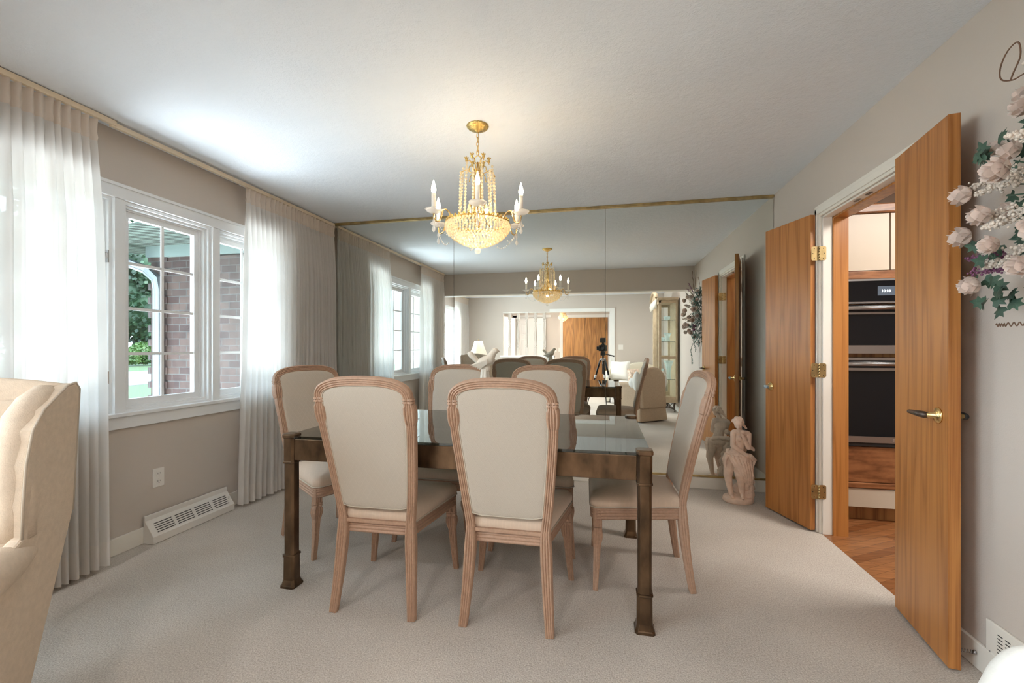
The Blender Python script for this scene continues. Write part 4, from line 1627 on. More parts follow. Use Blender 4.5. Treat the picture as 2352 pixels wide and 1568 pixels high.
# second, smaller chandelier in the hall
sc2 = thing('chandelier', 'small round crystal chandelier hanging in the hall behind the living room', 'chandelier', (-1.03, -3.62, 0.02))
m = MB()
for i in range(9):
    z = 1.86 + 0.026 * i
    r = [0.02, 0.06, 0.09, 0.115, 0.125, 0.12, 0.085, 0.07, 0.075][i]
    n_ = max(5, int(2 * PI * r / 0.028))
    for k in range(n_):
        a = 2 * PI * (k + 0.5 * (i % 2)) / n_
        m.ball((r * math.cos(a), r * math.sin(a), z), (0.011, 0.011, 0.015), 6, 4)
b_ = build('crystal_basket', m, 'crystal_warm', sc2)
b_['kind'] = 'stuff'
build('frame', MB().tube([(0, 0, 1.95), (0, 0, 2.42)], 0.006, 6).lathe([(0.08, 1.955), (0.085, 1.965), (0.0, 1.965)], n=20).lathe([(0.07, 2.06), (0.075, 2.075), (0.0, 2.075)], n=20), 'gold_smooth', sc2)
point_light('hall_chandelier_lamp', (0, 0, 1.92), 3.0, (1.0, 0.78, 0.5), 0.01, sc2)

# ================================================================== DOVE ON PEDESTAL
bx, by = -0.655, 2.385
dv = thing('dove_sculpture', 'cream ceramic dove with raised tail on a draped column in the middle of the table', 'sculpture', (bx, by, 0.753), YAW)
m = MB()
prf = [(0.062, 0.0), (0.062, 0.012), (0.054, 0.03), (0.047, 0.09), (0.038, 0.17), (0.028, 0.25), (0.023, 0.30), (0.022, 0.315), (0.0, 0.32)]
loops = []
for r, z in prf:
    loops.append([(r * (1 + 0.10 * math.cos(6 * a + z * 5)) * math.cos(a), r * (1 + 0.10 * math.cos(6 * a + z * 5)) * math.sin(a), z) for a in [2 * PI * k / 36 for k in range(36)]])
m.rings(loops)
build('pedestal', m, 'ceramic', dv)
m = MB()
tilt = Matrix.Rotation(math.radians(-24), 3, 'Y')
m.ball((0.0, 0, 0.355), (0.060, 0.034, 0.034), 16, 12, tilt)
m.capsule((0.028, 0, 0.375), (0.050, 0, 0.412), 0.026, 0.018)
m.ball((0.056, 0, 0.418), (0.021, 0.017, 0.018), 12, 8)
m.tube([(0.068, 0, 0.418), (0.088, 0, 0.414)], [0.009, 0.002], 8)
m.capsule((-0.010, 0, 0.34), (0.012, 0, 0.318), 0.022, 0.022)
build('body', m, 'ceramic', dv, remesh=0.0035, smooth=4)
m = MB()
m.capsule((-0.035, 0.0, 0.350), (-0.082, -0.008, 0.400), 0.015, 0.017)
m.capsule((-0.030, 0.0, 0.352), (-0.088, -0.004, 0.402), 0.012, 0.013)
for v_ in range(len(m.v)):
    pass
build('tail', m, 'ceramic', dv, remesh=0.003, smooth=5)
for sy in (-1, 1):
    m = MB()
    for k in range(5):
        m.capsule((0.012, sy * 0.028, 0.366 - 0.004 * k), (-0.078 + 0.012 * k, sy * (0.030 - 0.002 * k), 0.338 - 0.006 * k), 0.010, 0.0035, 8)
    build('wing', m, 'ceramic', dv, remesh=0.003, smooth=2)

# ================================================================== STATUE
# local frame: +x image right, -y towards the camera
sx_, sy_ = 1.025, 3.665
stt = thing('garden_statue', 'pale terracotta statue of a draped standing woman leaning on a rock, beside the mirror', 'statue', (sx_, sy_, 0), YAW * 0.5)
m = MB()
m.lathe([(0.0, 0.0), (0.108, 0.0), (0.112, 0.012), (0.108, 0.035), (0.085, 0.045), (0.0, 0.05)], n=32, sy=0.85)
build('base', m, 'terracotta_white', stt, disp=0.006, dscale=0.02, bevel=0.003)
m = MB()      # rock behind and at the right of the legs
for (x, y, z, r) in ((0.060, -0.015, 0.06, 0.055), (0.070, -0.01, 0.11, 0.048), (0.075, -0.02, 0.155, 0.036), (0.045, 0.02, 0.06, 0.060), (0.050, 0.02, 0.12, 0.052), (0.040, 0.02, 0.18, 0.050), (0.048, 0.02, 0.24, 0.046), (0.052, 0.02, 0.30, 0.040), (0.02, 0.03, 0.09, 0.05), (0.062, 0.0, 0.09, 0.034), (0.06, 0.015, 0.34, 0.030)):
    m.ball((x, y, z), (r, r * 0.9, r * 0.95), 10, 8)
build('rock', m, 'terracotta_white', stt, remesh=0.006, smooth=1, disp=0.020, dscale=0.018)
m = MB()
# legs (standing leg at the image left, bent knee in front of the rock)
m.capsule((-0.054, -0.010, 0.315), (-0.074, -0.016, 0.195), 0.044, 0.030, 12)
m.capsule((-0.074, -0.016, 0.195), (-0.056, -0.022, 0.065), 0.028, 0.015, 12)
m.capsule((-0.050, -0.022, 0.058), (-0.056, -0.055, 0.052), 0.015, 0.011)
m.capsule((0.0, -0.02, 0.315), (-0.010, -0.065, 0.215), 0.046, 0.036, 12)
m.capsule((-0.010, -0.065, 0.215), (0.010, -0.045, 0.085), 0.032, 0.018, 12)
m.capsule((0.012, -0.048, 0.07), (0.004, -0.080, 0.055), 0.015, 0.011)
# pelvis, waist, chest (bent forward a little, leaning to the rock)
m.ball((-0.020, -0.010, 0.325), (0.062, 0.050, 0.048), 14, 10)
m.capsule((-0.015, -0.012, 0.350), (0.002, -0.020, 0.420), 0.042, 0.037, 12)
m.ball((0.008, -0.024, 0.445), (0.052, 0.038, 0.045), 14, 10)
m.ball((-0.010, -0.050, 0.452), 0.019, 10, 8)
m.ball((0.026, -0.052, 0.450), 0.019, 10, 8)
m.capsule((-0.030, -0.022, 0.490), (0.052, -0.022, 0.482), 0.024, 0.024, 12)
# neck and bowed head turned to the image left
m.capsule((0.002, -0.028, 0.495), (-0.012, -0.048, 0.535), 0.019, 0.017, 12)
m.ball((-0.022, -0.062, 0.556), (0.026, 0.030, 0.034), 14, 12, Matrix.Rotation(math.radians(28), 3, 'X'))
m.ball((-0.030, -0.090, 0.548), (0.006, 0.007, 0.009), 8, 6)
m.ball((-0.028, -0.083, 0.533), (0.012, 0.010, 0.009), 8, 6)
# arm at the image left: crosses the body down to the drapery at the right hip
m.capsule((-0.040, -0.025, 0.487), (-0.052, -0.045, 0.405), 0.021, 0.017)
m.capsule((-0.052, -0.045, 0.405), (0.030, -0.078, 0.345), 0.017, 0.012)
m.capsule((0.030, -0.078, 0.345), (0.055, -0.072, 0.330), 0.012, 0.008)
# arm at the image right: elbow in, hand raised to the chin
m.capsule((0.060, -0.024, 0.478), (0.046, -0.060, 0.398), 0.022, 0.018)
m.capsule((0.046, -0.060, 0.398), (0.002, -0.082, 0.480), 0.016, 0.011)
m.capsule((0.002, -0.082, 0.480), (-0.008, -0.086, 0.505), 0.012, 0.009)
for k in range(4):
    m.capsule((-0.014 + 0.007 * k, -0.094, 0.498), (-0.020 + 0.007 * k, -0.100, 0.520), 0.0042, 0.0035, 6)
for k in range(4):
    m.capsule((0.052 + 0.002 * k, -0.086 + 0.006 * k, 0.336 - 0.004 * k), (0.072, -0.084 + 0.006 * k, 0.322 - 0.006 * k), 0.0042, 0.0035, 6)
m.xform(Matrix.Translation((0.0, 0, -0.012)) @ Matrix.Diagonal((1.10, 1.05, 1.115, 1)))
build('figure', m, 'terracotta_white', stt, remesh=0.0034, smooth=3)
m = MB()      # curly hair with a bun
rnd = random.Random(4)
m.ball((-0.020, -0.050, 0.572), (0.032, 0.034, 0.028), 12, 8)
m.ball((0.012, -0.030, 0.560), (0.020, 0.020, 0.018), 10, 8)
for k in range(60):
    a = rnd.uniform(0, 2 * PI)
    e = rnd.uniform(0.0, 1.3)
    p = Vector((-0.018 + 0.033 * math.cos(a) * math.cos(e), -0.046 + 0.034 * math.sin(a) * math.cos(e), 0.568 + 0.032 * math.sin(e)))
    m.ball(p, rnd.uniform(0.006, 0.010), 6, 5)
m.capsule((0.020, -0.024, 0.552), (0.048, -0.020, 0.520), 0.011, 0.007)
m.xform(Matrix.Translation((0.0, 0, -0.012)) @ Matrix.Diagonal((1.10, 1.05, 1.115, 1)))
build('hair', m, 'terracotta_white', stt, remesh=0.0032, smooth=1)
m = MB()      # drapery wrapped round the hips, falling over the bent leg to the rock at the right
m.ball((-0.015, -0.012, 0.350), (0.088, 0.066, 0.045), 14, 10)
m.capsule((0.010, -0.040, 0.33), (0.020, -0.050, 0.20), 0.060, 0.046, 14)
m.capsule((0.020, -0.045, 0.22), (0.046, -0.030, 0.12), 0.044, 0.030, 14)
for k in range(7):
    s = k / 6
    x0 = -0.090 + 0.15 * s
    bul = math.sin(PI * s)
    pts = [(x0, -0.058 - 0.022 * bul, 0.372 - 0.02 * s), (x0 * 0.8 + 0.012, -0.085 - 0.024 * bul, 0.30), (x0 * 0.62 + 0.032, -0.090 - 0.012 * bul, 0.22), (x0 * 0.45 + 0.050, -0.072 + 0.01 * s, 0.145 + 0.07 * (1 - s) ** 3)]
    m.tube(pts, [0.010, 0.0095, 0.0085, 0.006], 8)
for k in range(7):
    s = k / 6
    m.tube([(-0.098 + 0.008 * s, -0.050 + 0.05 * s, 0.375), (-0.112 + 0.010 * s, -0.046 + 0.06 * s, 0.32), (-0.108 + 0.012 * s, -0.035 + 0.05 * s, 0.26)], [0.010, 0.012, 0.005], 8)
for k in range(9):
    s = k / 8
    w = 0.010 * math.sin(k * 2.3)
    m.tube([(0.060 + w, -0.080 + 0.06 * s, 0.372), (0.096 + w, -0.062 + 0.06 * s, 0.335), (0.078 - w, -0.060 + 0.06 * s, 0.27), (0.086 + w, -0.056 + 0.06 * s, 0.20), (0.098 - w, -0.050 + 0.05 * s, 0.155)], [0.012, 0.013, 0.009, 0.010, 0.005], 8)
m.capsule((0.055, 0.0, 0.44), (0.108, -0.012, 0.405), 0.024, 0.013)
m.capsule((-0.06, 0.03, 0.38), (0.06, 0.035, 0.39), 0.02, 0.02)
build('drapery', m, 'terracotta_white', stt, remesh=0.003, smooth=1, disp=0.006, dscale=0.014)

# ================================================================== WING CHAIR (left foreground)
def soft(name, mb, mat, par, vox=0.012, sm=6, loc=None, rz=0.0, disp=0.0):
    return build(name, mb, mat, par, remesh=vox, smooth=sm, loc=loc, rz=rz, disp=disp)


def slab(pts, th, mb):
    """thick panel through 3-D quad strip rows: pts is a list of rows, thickness th along the row normals"""
    rows, n = len(pts), len(pts[0])
    V = [[Vector(p) for p in r] for r in pts]
    front, back = [], []
    for i in range(rows):
        for j in range(n):
            du = V[i][min(j + 1, n - 1)] - V[i][max(j - 1, 0)]
            dv_ = V[min(i + 1, rows - 1)][j] - V[max(i - 1, 0)][j]
            nn = du.cross(dv_).normalized()
            front.append(V[i][j] + nn * th / 2)
            back.append(V[i][j] - nn * th / 2)
    o = rows * n
    fs = []
    for i in range(rows - 1):
        for j in range(n - 1):
            a = i * n + j
            fs.append((a, a + 1, a + n + 1, a + n))
            fs.append((o + a, o + a + n, o + a + n + 1, o + a + 1))
    for i in range(rows - 1):
        for j in (0, n - 1):
            a = i * n + j
            fs.append((a, a + n, o + a + n, o + a))
    for j in range(n - 1):
        for i in (0, rows - 1):
            a = i * n + j
            fs.append((a, a + 1, o + a + 1, o + a))
    return mb.add(front + back, fs, True)


wc = thing('wing_chair', 'tall cream upholstered wing armchair at the left edge in front of the curtain', 'armchair', (-1.88, 0.707, 0), math.radians(33))
# back: leaning, with a gently dipped top edge between the wing peaks
rows = []
for i in range(9):
    s = i / 8
    z = 0.30 + 0.765 * s
    rows.append([((-0.30 + 0.60 * j / 8) * (0.84 + 0.16 * s), 0.215 + 0.13 * s, z + 0.030 * s * (1 - (abs(j - 4) / 4) ** 2)) for j in range(9)])
m = slab(rows, 0.055, MB())
build('back', m, 'wing_fabric', wc, bevel=0.012, seg=3)
m = MB()
lo = []
for i in range(7):
    s = i / 6
    lo.append([(x * (0.96 - 0.02 * s), 0.235 + 0.075 * s + y, z) for x, y, z in [(q[0], q[1], 0.42 + 0.60 * s) for q in rounded_rect(0.50, 0.085, 0.035, 4)]])
m.rings(lo)
build('inner_back', m, 'wing_fabric', wc, bevel=0.02, seg=3)
for sx in (-1, 1):
    # outer side panel: from the arm to the wing peak
    m = MB()
    poly_f = [(0.20, 0.12), (0.375, 0.62), (0.372, 1.045), (0.350, 1.068), (0.300, 1.062), (0.240, 1.030), (0.175, 0.995), (0.130, 0.94), (0.110, 0.84), (0.108, 0.72), (0.115, 0.62), (0.02, 0.585), (-0.24, 0.575), (-0.30, 0.52), (-0.31, 0.12)]
    x0, x1 = (0.285, 0.325) if sx > 0 else (-0.325, -0.285)
    m.prism(poly_f, x0, x1, 'x')
    m.v = [(x * (0.84 + 0.16 * min(1, z / 1.0)), y, z) for x, y, z in m.v]
    sd = build('side_panel', m, 'wing_fabric', wc, bevel=0.008, seg=2)
    # padded inner edge of the wing
    m = MB()
    pad = [(0.330, 1.045), (0.285, 1.035), (0.235, 1.008), (0.185, 0.965), (0.160, 0.90), (0.150, 0.80), (0.152, 0.70), (0.156, 0.615)]
    m.tube([(sx * 0.268, y, z) for y, z in pad], [0.018, 0.036, 0.044, 0.047, 0.048, 0.048, 0.047, 0.044], 14)
    build('wing_pad', m, 'wing_fabric', wc)
    build('piping', MB().tube([(sx * 0.322 * (0.84 + 0.16 * min(1, z)), y, z) for y, z in poly_f[1:11]], 0.004, 6), 'chair_piping', sd)
    # rolled arm
    m = MB()
    m.tube([(sx * 0.270, 0.24, 0.560), (sx * 0.272, 0.17, 0.560), (sx * 0.276, 0.08, 0.560), (sx * 0.280, -0.04, 0.560), (sx * 0.285, -0.20, 0.560), (sx * 0.285, -0.315, 0.555)], [0.02, 0.035, 0.055, 0.068, 0.072, 0.070], 18)
    ar = build('arm', m, 'wing_fabric', wc)
    build('arm_front', MB().lathe([(0.0, 0.0), (0.06, 0.0), (0.068, 0.008), (0.0, 0.01)], n=20).xform(Matrix.Translation((sx * 0.285, -0.312, 0.555)) @ Matrix.Rotation(PI / 2, 4, 'X')), 'wing_fabric', ar)
c = cushion(0.50, 0.56, 0.15, 0.05)
build('seat_cushion', c, 'wing_fabric', wc, loc=(0, -0.03, 0.34))
build('seat_base', MB().box(-0.265, 0.265, -0.30, 0.19, 0.12, 0.345), 'wing_fabric', wc, bevel=0.01)
for sx in (-1, 1):
    for yy in (-0.27, 0.17):
        m = MB().sweep([(sx * 0.24, yy, 0.13), (sx * 0.242, yy + (0.01 if yy > 0 else -0.01), 0.0)], sq(0.045, 0.006), (0, 1, 0), [(1, 1), (0.7, 0.7)])
        build('leg', m, 'oak_dark', wc)

# ================================================================== SLIPCOVERED ARMCHAIR (right, behind the camera edge)
ac = thing('armchair', 'tan skirted armchair with side wings whitened as if window-lit, cut off at the bottom right corner', 'armchair', (0.612, 0.330, 0), math.radians(-37.7))
m = MB()
lo = []
for z, w, y, d, sk in ((0.22, 0.55, 0.02, 0.56, 0), (0.02, 0.59, 0.02, 0.60, 0)):
    lo.append([(a, b + y, z) for a, b in rounded_rect(w, d, 0.03, 3)])
m.rings(lo)
build('skirt', m, 'slip_fabric', ac, bevel=0.006)
rows = []
for i in range(9):
    s = i / 8
    rows.append([(-0.255 + 0.51 * j / 10 - (0.0), 0.285 - 0.035 * s, 0.22 + (0.655 - 0.165 * abs((j - 5) / 5) ** 3) * s) for j in range(11)])
m = slab(rows, 0.10, MB())
build('back', m, 'slip_fabric', ac, bevel=0.03, seg=3)
for sx in (-1, 1):
    m = MB()
    m.tube([(sx * 0.245, 0.26, 0.60), (sx * 0.25, 0.12, 0.585), (sx * 0.25, -0.18, 0.565), (sx * 0.25, -0.23, 0.555)], [0.045, 0.052, 0.055, 0.050], 14)
    m.box(min(sx * 0.205, sx * 0.29), max(sx * 0.205, sx * 0.29), -0.235, 0.26, 0.20, 0.56)
    soft('arm', m, 'quilt_fabric' if False else 'slip_fabric', ac, 0.012, 6)
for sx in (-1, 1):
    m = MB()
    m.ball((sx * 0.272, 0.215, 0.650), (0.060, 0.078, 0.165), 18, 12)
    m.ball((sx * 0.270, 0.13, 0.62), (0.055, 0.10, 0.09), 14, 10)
    soft('wing', m, 'pillow_lit_wing_white', ac, 0.010, 5)  # window light on the wing is put into its white colour
build('seat_cushion', cushion(0.41, 0.46, 0.15, 0.05), 'slip_fabric', ac, loc=(0, -0.02, 0.30))




def pillow(w, th):
    """square scatter pillow standing on its lower edge, leaning back"""
    mb = MB()
    for sg in (1, -1):
        vs, fs = [], []
        n = 14
        for i in range(n + 1):
            for j in range(n + 1):
                a, b = -1 + 2 * i / n, -1 + 2 * j / n
                e = 0.94 + 0.06 * (abs(a) ** 3 * abs(b) ** 3) - 0.05 * (1 - abs(a)) * abs(b) ** 4 - 0.05 * (1 - abs(b)) * abs(a) ** 4
                t_ = th / 2 * ((1 - a ** 4) * (1 - b ** 4)) ** 0.6
                x, z = a * w / 2 * e, w / 2 + b * w / 2 * e
                vs.append((x, sg * t_ - 0.22 * z, z * 0.97))
        for i in range(n):
            for j in range(n):
                q = i * (n + 1) + j
                fs.append((q, q + 1, q + n + 2, q + n + 1))
        mb.add(vs, fs, True)
    return mb


# ================================================================== SOFA against the living room back wall
so = thing('loveseat', 'white quilted skirted loveseat against the living room back wall', 'sofa', (0.70, -2.12, 0))
build('skirt', MB().box(-0.54, 0.54, -0.40, 0.46, 0.01, 0.30), 'quilt_fabric', so, bevel=0.015)
build('seat_cushion', cushion(0.56, 0.72, 0.16, 0.05), 'quilt_fabric', so, loc=(-0.29, 0.12, 0.30))
build('seat_cushion', cushion(0.56, 0.72, 0.16, 0.05), 'quilt_fabric', so, loc=(0.29, 0.12, 0.30))
rows = []
for i in range(6):
    s = i / 5
    rows.append([(-0.60 + 1.2 * j / 14, -0.38 - 0.04 * s, 0.30 + (0.40 + 0.16 * math.sin(PI * min(1, max(0, (j - 3) / 11.0))) ** 1.2) * s) for j in range(15)])
build('back', slab(rows, 0.14, MB()), 'sofa_fabric', so, bevel=0.04, seg=3)
for sx in (-1, 1):
    m = MB().tube([(sx * 0.60, -0.36, 0.60), (sx * 0.60, 0.1, 0.56), (sx * 0.60, 0.30, 0.50)], [0.07, 0.07, 0.06], 14)
    m.box(min(sx * 0.56, sx * 0.65), max(sx * 0.56, sx * 0.65), -0.38, 0.32, 0.02, 0.54)
    soft('arm', m, 'sofa_fabric', so, 0.015, 5)
tag(build('throw_pillow', pillow(0.44, 0.15), 'pillow_lit_wing_white', loc=(0.36, -2.16, 0.465), rz=0.25), 'large white gathered pillow on the loveseat in the mirror', 'pillow')
tag(build('throw_pillow', pillow(0.28, 0.12), 'pillow_floral', loc=(0.66, -1.90, 0.46), rz=-0.3), 'small floral pillow on the loveseat in the mirror', 'pillow')

# ================================================================== LAMP ON SIDE TABLE (seen in the mirror)
LX, LY = -2.36, -0.26
t = thing('side_table', 'small round side table under the pleated lamp', 'side table', (LX, LY, 0))
build('top', MB().lathe([(0.26, 0.58), (0.265, 0.59), (0.265, 0.60), (0.0, 0.605)], n=32), 'oak_dark', t)
build('pedestal', MB().lathe([(0.05, 0.06), (0.03, 0.15), (0.02, 0.3), (0.035, 0.45), (0.03, 0.58), (0.0, 0.58)], n=16), 'oak_dark', t)
for k in range(3):
    a = k * 2 * PI / 3
    build('leg', MB().tube([(0.02 * math.cos(a), 0.02 * math.sin(a), 0.12), (0.14 * math.cos(a), 0.14 * math.sin(a), 0.07), (0.22 * math.cos(a), 0.22 * math.sin(a), 0.015)], [0.02, 0.016, 0.014], 8), 'oak_dark', t)
t = thing('table_lamp', 'table lamp with a white panelled pleated shade and brass stem', 'lamp', (LX, LY, 0.605))
build('base', MB().lathe([(0.0, 0), (0.08, 0), (0.08, 0.015), (0.03, 0.03), (0.05, 0.10), (0.055, 0.18), (0.03, 0.26), (0.012, 0.30), (0.010, 0.50), (0.0, 0.50)], n=20), 'brass', t)
loops = []
for z, r in ((0.445, 0.175), (0.50, 0.150), (0.60, 0.110), (0.715, 0.078)):
    loops.append([(r * (1 + 0.035 * math.cos(8 * a)) * math.cos(a), r * (1 + 0.035 * math.cos(8 * a)) * math.sin(a), z) for a in [2 * PI * k / 48 for k in range(48)]])
m = MB()
m.rings(loops, cap0=False, cap1=False)
build('shade', m, 'shade_fabric', t)
build('finial', MB().tube([(0, 0, 0.50), (0, 0, 0.735)], 0.004, 6).ball((0, 0, 0.735), 0.008, 8, 6), 'brass', t)
build('bulb', MB().ball((0, 0, 0.57), 0.03, 10, 8), 'bulb_glow', t)

# ================================================================== TRIPOD AND CAMERA (seen in the mirror)
t = thing('tripod', 'black tripod with white bands carrying a camera, seen in the mirror', 'tripod', (0.0, -0.10, 0), YAW)
HUB = 0.985
for k, a in enumerate((math.radians(-100), math.radians(20), math.radians(140))):
    a += math.radians(10)
    d = Vector((math.cos(a), math.sin(a), 0))
    def P(r, z):
        return (d.x * r, d.y * r, z)
    up_, mid, ft = P(0.045, HUB), P(0.185, 0.62), P(0.40, 0.0)
    def lerp(s):
        z = HUB * (1 - s)
        return P(0.045 + 0.30 * s, z)
    lg = build('leg', MB().tube([lerp(0), lerp(0.36)], 0.017, 8), 'black_metal', t)
    build('leg_section', MB().tube([lerp(0.36), lerp(0.99)], [0.010, 0.007], 8), 'black_metal', lg)
    build('band', MB().tube([lerp(0.29), lerp(0.345)], 0.020, 10), 'tripod_band', lg)
    build('foot', MB().tube([lerp(0.97), lerp(1.0)], 0.012, 8), 'black_plastic', lg)
build('hub', MB().lathe([(0.04, 0.955), (0.055, 0.965), (0.055, 0.99), (0.03, 1.0), (0.0, 1.0)], n=16), 'steel', t)
build('column', MB().tube([(0, 0, 0.72), (0, 0, 1.06)], 0.015, 10), 'black_metal', t)
hd = build('head', MB().box(-0.035, 0.035, -0.035, 0.035, 1.05, 1.10).tube([(-0.04, 0, 1.075), (0.04, 0, 1.075)], 0.028, 12).box(-0.03, 0.03, -0.04, 0.03, 1.10, 1.125), 'black_plastic', t)
build('pan_handle', MB().tube([(0.03, -0.02, 1.075), (0.11, -0.05, 1.055), (0.185, -0.08, 1.035)], [0.008, 0.010, 0.014], 8), 'black_plastic', hd)
t = thing('photo_camera', 'black mirrorless camera with a device on its hot shoe, on the tripod in the mirror', 'camera', (0.0, -0.10, 0), YAW)
build('body', MB().box(-0.075, 0.065, -0.035, 0.022, 1.126, 1.235).box(-0.025, 0.030, -0.03, 0.022, 1.235, 1.262), 'black_plastic', t, bevel=0.008)
build('lens', MB().lathe([(0.0, 0.0), (0.045, 0.0), (0.048, 0.03), (0.052, 0.058), (0.052, 0.066), (0.044, 0.066), (0.036, 0.055), (0.0, 0.050)], n=28).xform(Matrix.Translation((-0.005, 0.020, 1.19)) @ Matrix.Rotation(-PI / 2, 4, 'X')), 'black_metal', t)
build('flash_trigger', MB().box(-0.045, 0.045, -0.045, 0.035, 1.275, 1.365).box(-0.015, 0.02, -0.02, 0.02, 1.262, 1.275).box(-0.055, -0.045, -0.03, 0.02, 1.29, 1.35), 'black_plastic', t, bevel=0.006)
build('grip', MB().box(-0.112, -0.075, -0.03, 0.02, 1.145, 1.21), 'black_plastic', t, bevel=0.006)
for o_ in list(bpy.data.objects):
    if o_.name.startswith(('photo_camera',)):
        pass

# ================================================================== CURIO CABINET (seen in the mirror)
cc = thing('curio_cabinet', 'pale oak lighted curio cabinet with arched scroll top and glass sides', 'cabinet', (1.345, -0.53, 0))
# local: x from -0.36 (front) to 0 (wall); y from -1.0 to 0 (side facing the mirror)
D, Lc = 0.34, 1.0
Z0, Z1 = 0.20, 2.06


def CB(nm, mat, x0, x1, y0, y1, z0, z1, par=cc, **kw):
    return build(nm, MB().box(x0, x1, y0, y1, z0, z1), mat, par, **kw)


fr = MB()
for x in (-D, -0.045):
    for y in (-Lc, -0.045):
        fr.box(x, x + 0.045, y, y + 0.045, Z0, Z1)
for z0, z1 in ((Z0, Z0 + 0.09), (0.985, 1.03), (Z1 - 0.05, Z1)):
    fr.box(-D, 0, -0.040, -0.005, z0, z1)
    fr.box(-D, 0, -Lc + 0.005, -Lc + 0.04, z0, z1)
fr.box(-D, -D + 0.04, -Lc, 0, Z0, Z0 + 0.09)
fr.box(-D, -D + 0.04, -Lc, 0, Z1 - 0.05, Z1)
for y in (-0.34, -0.70):
    fr.box(-D - 0.012, -D + 0.03, y, y + 0.035, Z0, Z1)
build('frame', fr, 'pale_oak', cc, bevel=0.004)
CB('top', 'pale_oak', -D - 0.03, 0.0, -Lc - 0.03, 0.03, Z1, Z1 + 0.05, bevel=0.012)
CB('bottom', 'pale_oak', -D, 0, -Lc, 0, Z0 - 0.02, Z0 + 0.01)
CB('back', 'pale_oak', -0.012, 0, -Lc, 0, Z0, Z1)
pm = MB()
for k in range(25):
    s = k / 24
    y = -Lc * 0.04 - Lc * 0.92 * s
pts = [(-D - 0.035, -0.03 - 0.94 * k / 24, Z1 + 0.05 + 0.14 * math.sin(PI * k / 24) ** 0.8) for k in range(25)]
pm.sweep(pts, [(-0.012, -0.03), (0.012, -0.03), (0.018, 0.0), (0.012, 0.03), (-0.012, 0.03), (-0.018, 0)], (1, 0, 0))
vs, fs = [], []
for k in range(25):
    y = -0.03 - 0.94 * k / 24
    vs += [(-D - 0.03, y, Z1 + 0.02), (-D - 0.03, y, Z1 + 0.05 + 0.14 * math.sin(PI * k / 24) ** 0.8), (-D, y, Z1 + 0.02), (-D, y, Z1 + 0.05 + 0.14 * math.sin(PI * k / 24) ** 0.8)]
for k in range(24):
    a = k * 4
    fs += [(a, a + 1, a + 5, a + 4), (a + 2, a + 6, a + 7, a + 3), (a + 1, a + 3, a + 7, a + 5), (a, a + 4, a + 6, a + 2)]
pm.add(vs, fs, False)
pm.lathe([(0, 0.0), (0.02, 0.01), (0.035, 0.04), (0.02, 0.09), (0.0, 0.11)], (-D - 0.03, -0.5, Z1 + 0.18), 10)
build('pediment', pm, 'pale_oak', cc)
sw = MB()
for k in range(9):
    y = -0.02 - 0.12 * k
    sw.tube([(-D - 0.035, y, Z1 + 0.03), (-D - 0.045, y - 0.04, Z1 - 0.05), (-D - 0.04, y - 0.02, Z1 - 0.13)], [0.012, 0.016, 0.006], 6)
    sw.tube([(-D - 0.035, y, Z1 - 0.01), (-D - 0.045, y - 0.06, Z1 - 0.045), (-D - 0.035, y - 0.12, Z1 - 0.01)], 0.010, 6)
build('carved_swag', sw, 'cream_trim', cc)
for z0, z1 in ((Z0 + 0.09, 0.985), (1.03, Z1 - 0.05)):
    CB('side_glass', 'cabinet_glass', -D + 0.045, -0.045, -0.024, -0.020, z0, z1)
CB('front_glass', 'cabinet_glass', -D + 0.012, -D + 0.016, -Lc + 0.045, -0.045, Z0 + 0.09, Z1 - 0.05)
for z in (0.60, 1.30, 1.69):
    CB('shelf', 'cabinet_glass', -D + 0.03, -0.015, -Lc + 0.03, -0.03, z, z + 0.008)
    CB('shelf_edge', 'glass_edge', -D + 0.03, -0.015, -0.032, -0.029, z, z + 0.008)
lg = MB()
for y in (-Lc + 0.05, -0.05):
    for x in (-D + 0.04, -0.05):
        lg.tube([(x, y, Z0 - 0.02), (x - 0.02, y, 0.12), (x, y, 0.02), (x - 0.01, y, 0.0)], [0.018, 0.014, 0.012, 0.018], 8)
    lg.tube([(-D + 0.04, y, 0.05), (-0.17, y, 0.10), (-0.05, y, 0.05)], 0.010, 6)
    for q in range(3):
        u0 = -D + 0.08 + q * 0.085
        lg.tube([(u0 + 0.035 * math.cos(a), y, 0.125 + 0.035 * math.sin(a)) for a in [2 * PI * i / 12 for i in range(12)]], 0.007, 6, cyc=True)
build('scroll_stand', lg, 'dark_bronze', cc)


def vase(label, x, y, z, prof, cat='vase', n=16, fl=8, g='crystal pieces in the curio cabinet'):
    o = build('crystal_' + cat.replace(' ', '_'), MB().lathe(prof, n=n * 2, flute=fl, fd=0.06), 'crystal_vase', loc=(1.345 + x, -0.53 + y, z))
    return tag(o, label, cat, g)


vz = [(0, 0), (0.045, 0), (0.040, 0.03), (0.035, 0.06), (0.045, 0.11), (0.070, 0.15), (0.064, 0.15), (0.03, 0.06), (0, 0.02)]
vase('flared cut crystal vase on the middle shelf of the curio cabinet', -0.17, -0.13, 1.309, vz)
vase('low round cut crystal bowl on the top shelf of the curio cabinet', -0.18, -0.14, 1.699, [(0, 0), (0.04, 0), (0.055, 0.03), (0.06, 0.07), (0.052, 0.07), (0.045, 0.03), (0, 0.01)], 'bowl')
vase('tall cut crystal vase on the lower shelf of the curio cabinet', -0.15, -0.14, 0.609, [(0, 0), (0.05, 0), (0.035, 0.04), (0.035, 0.16), (0.06, 0.27), (0.09, 0.34), (0.084, 0.34), (0.03, 0.16), (0, 0.03)])
vase('shell shaped white crystal dish on the floor of the curio cabinet', -0.14, -0.12, 0.211, [(0, 0), (0.06, 0.005), (0.10, 0.04), (0.095, 0.045), (0.05, 0.015), (0, 0.01)], 'dish')
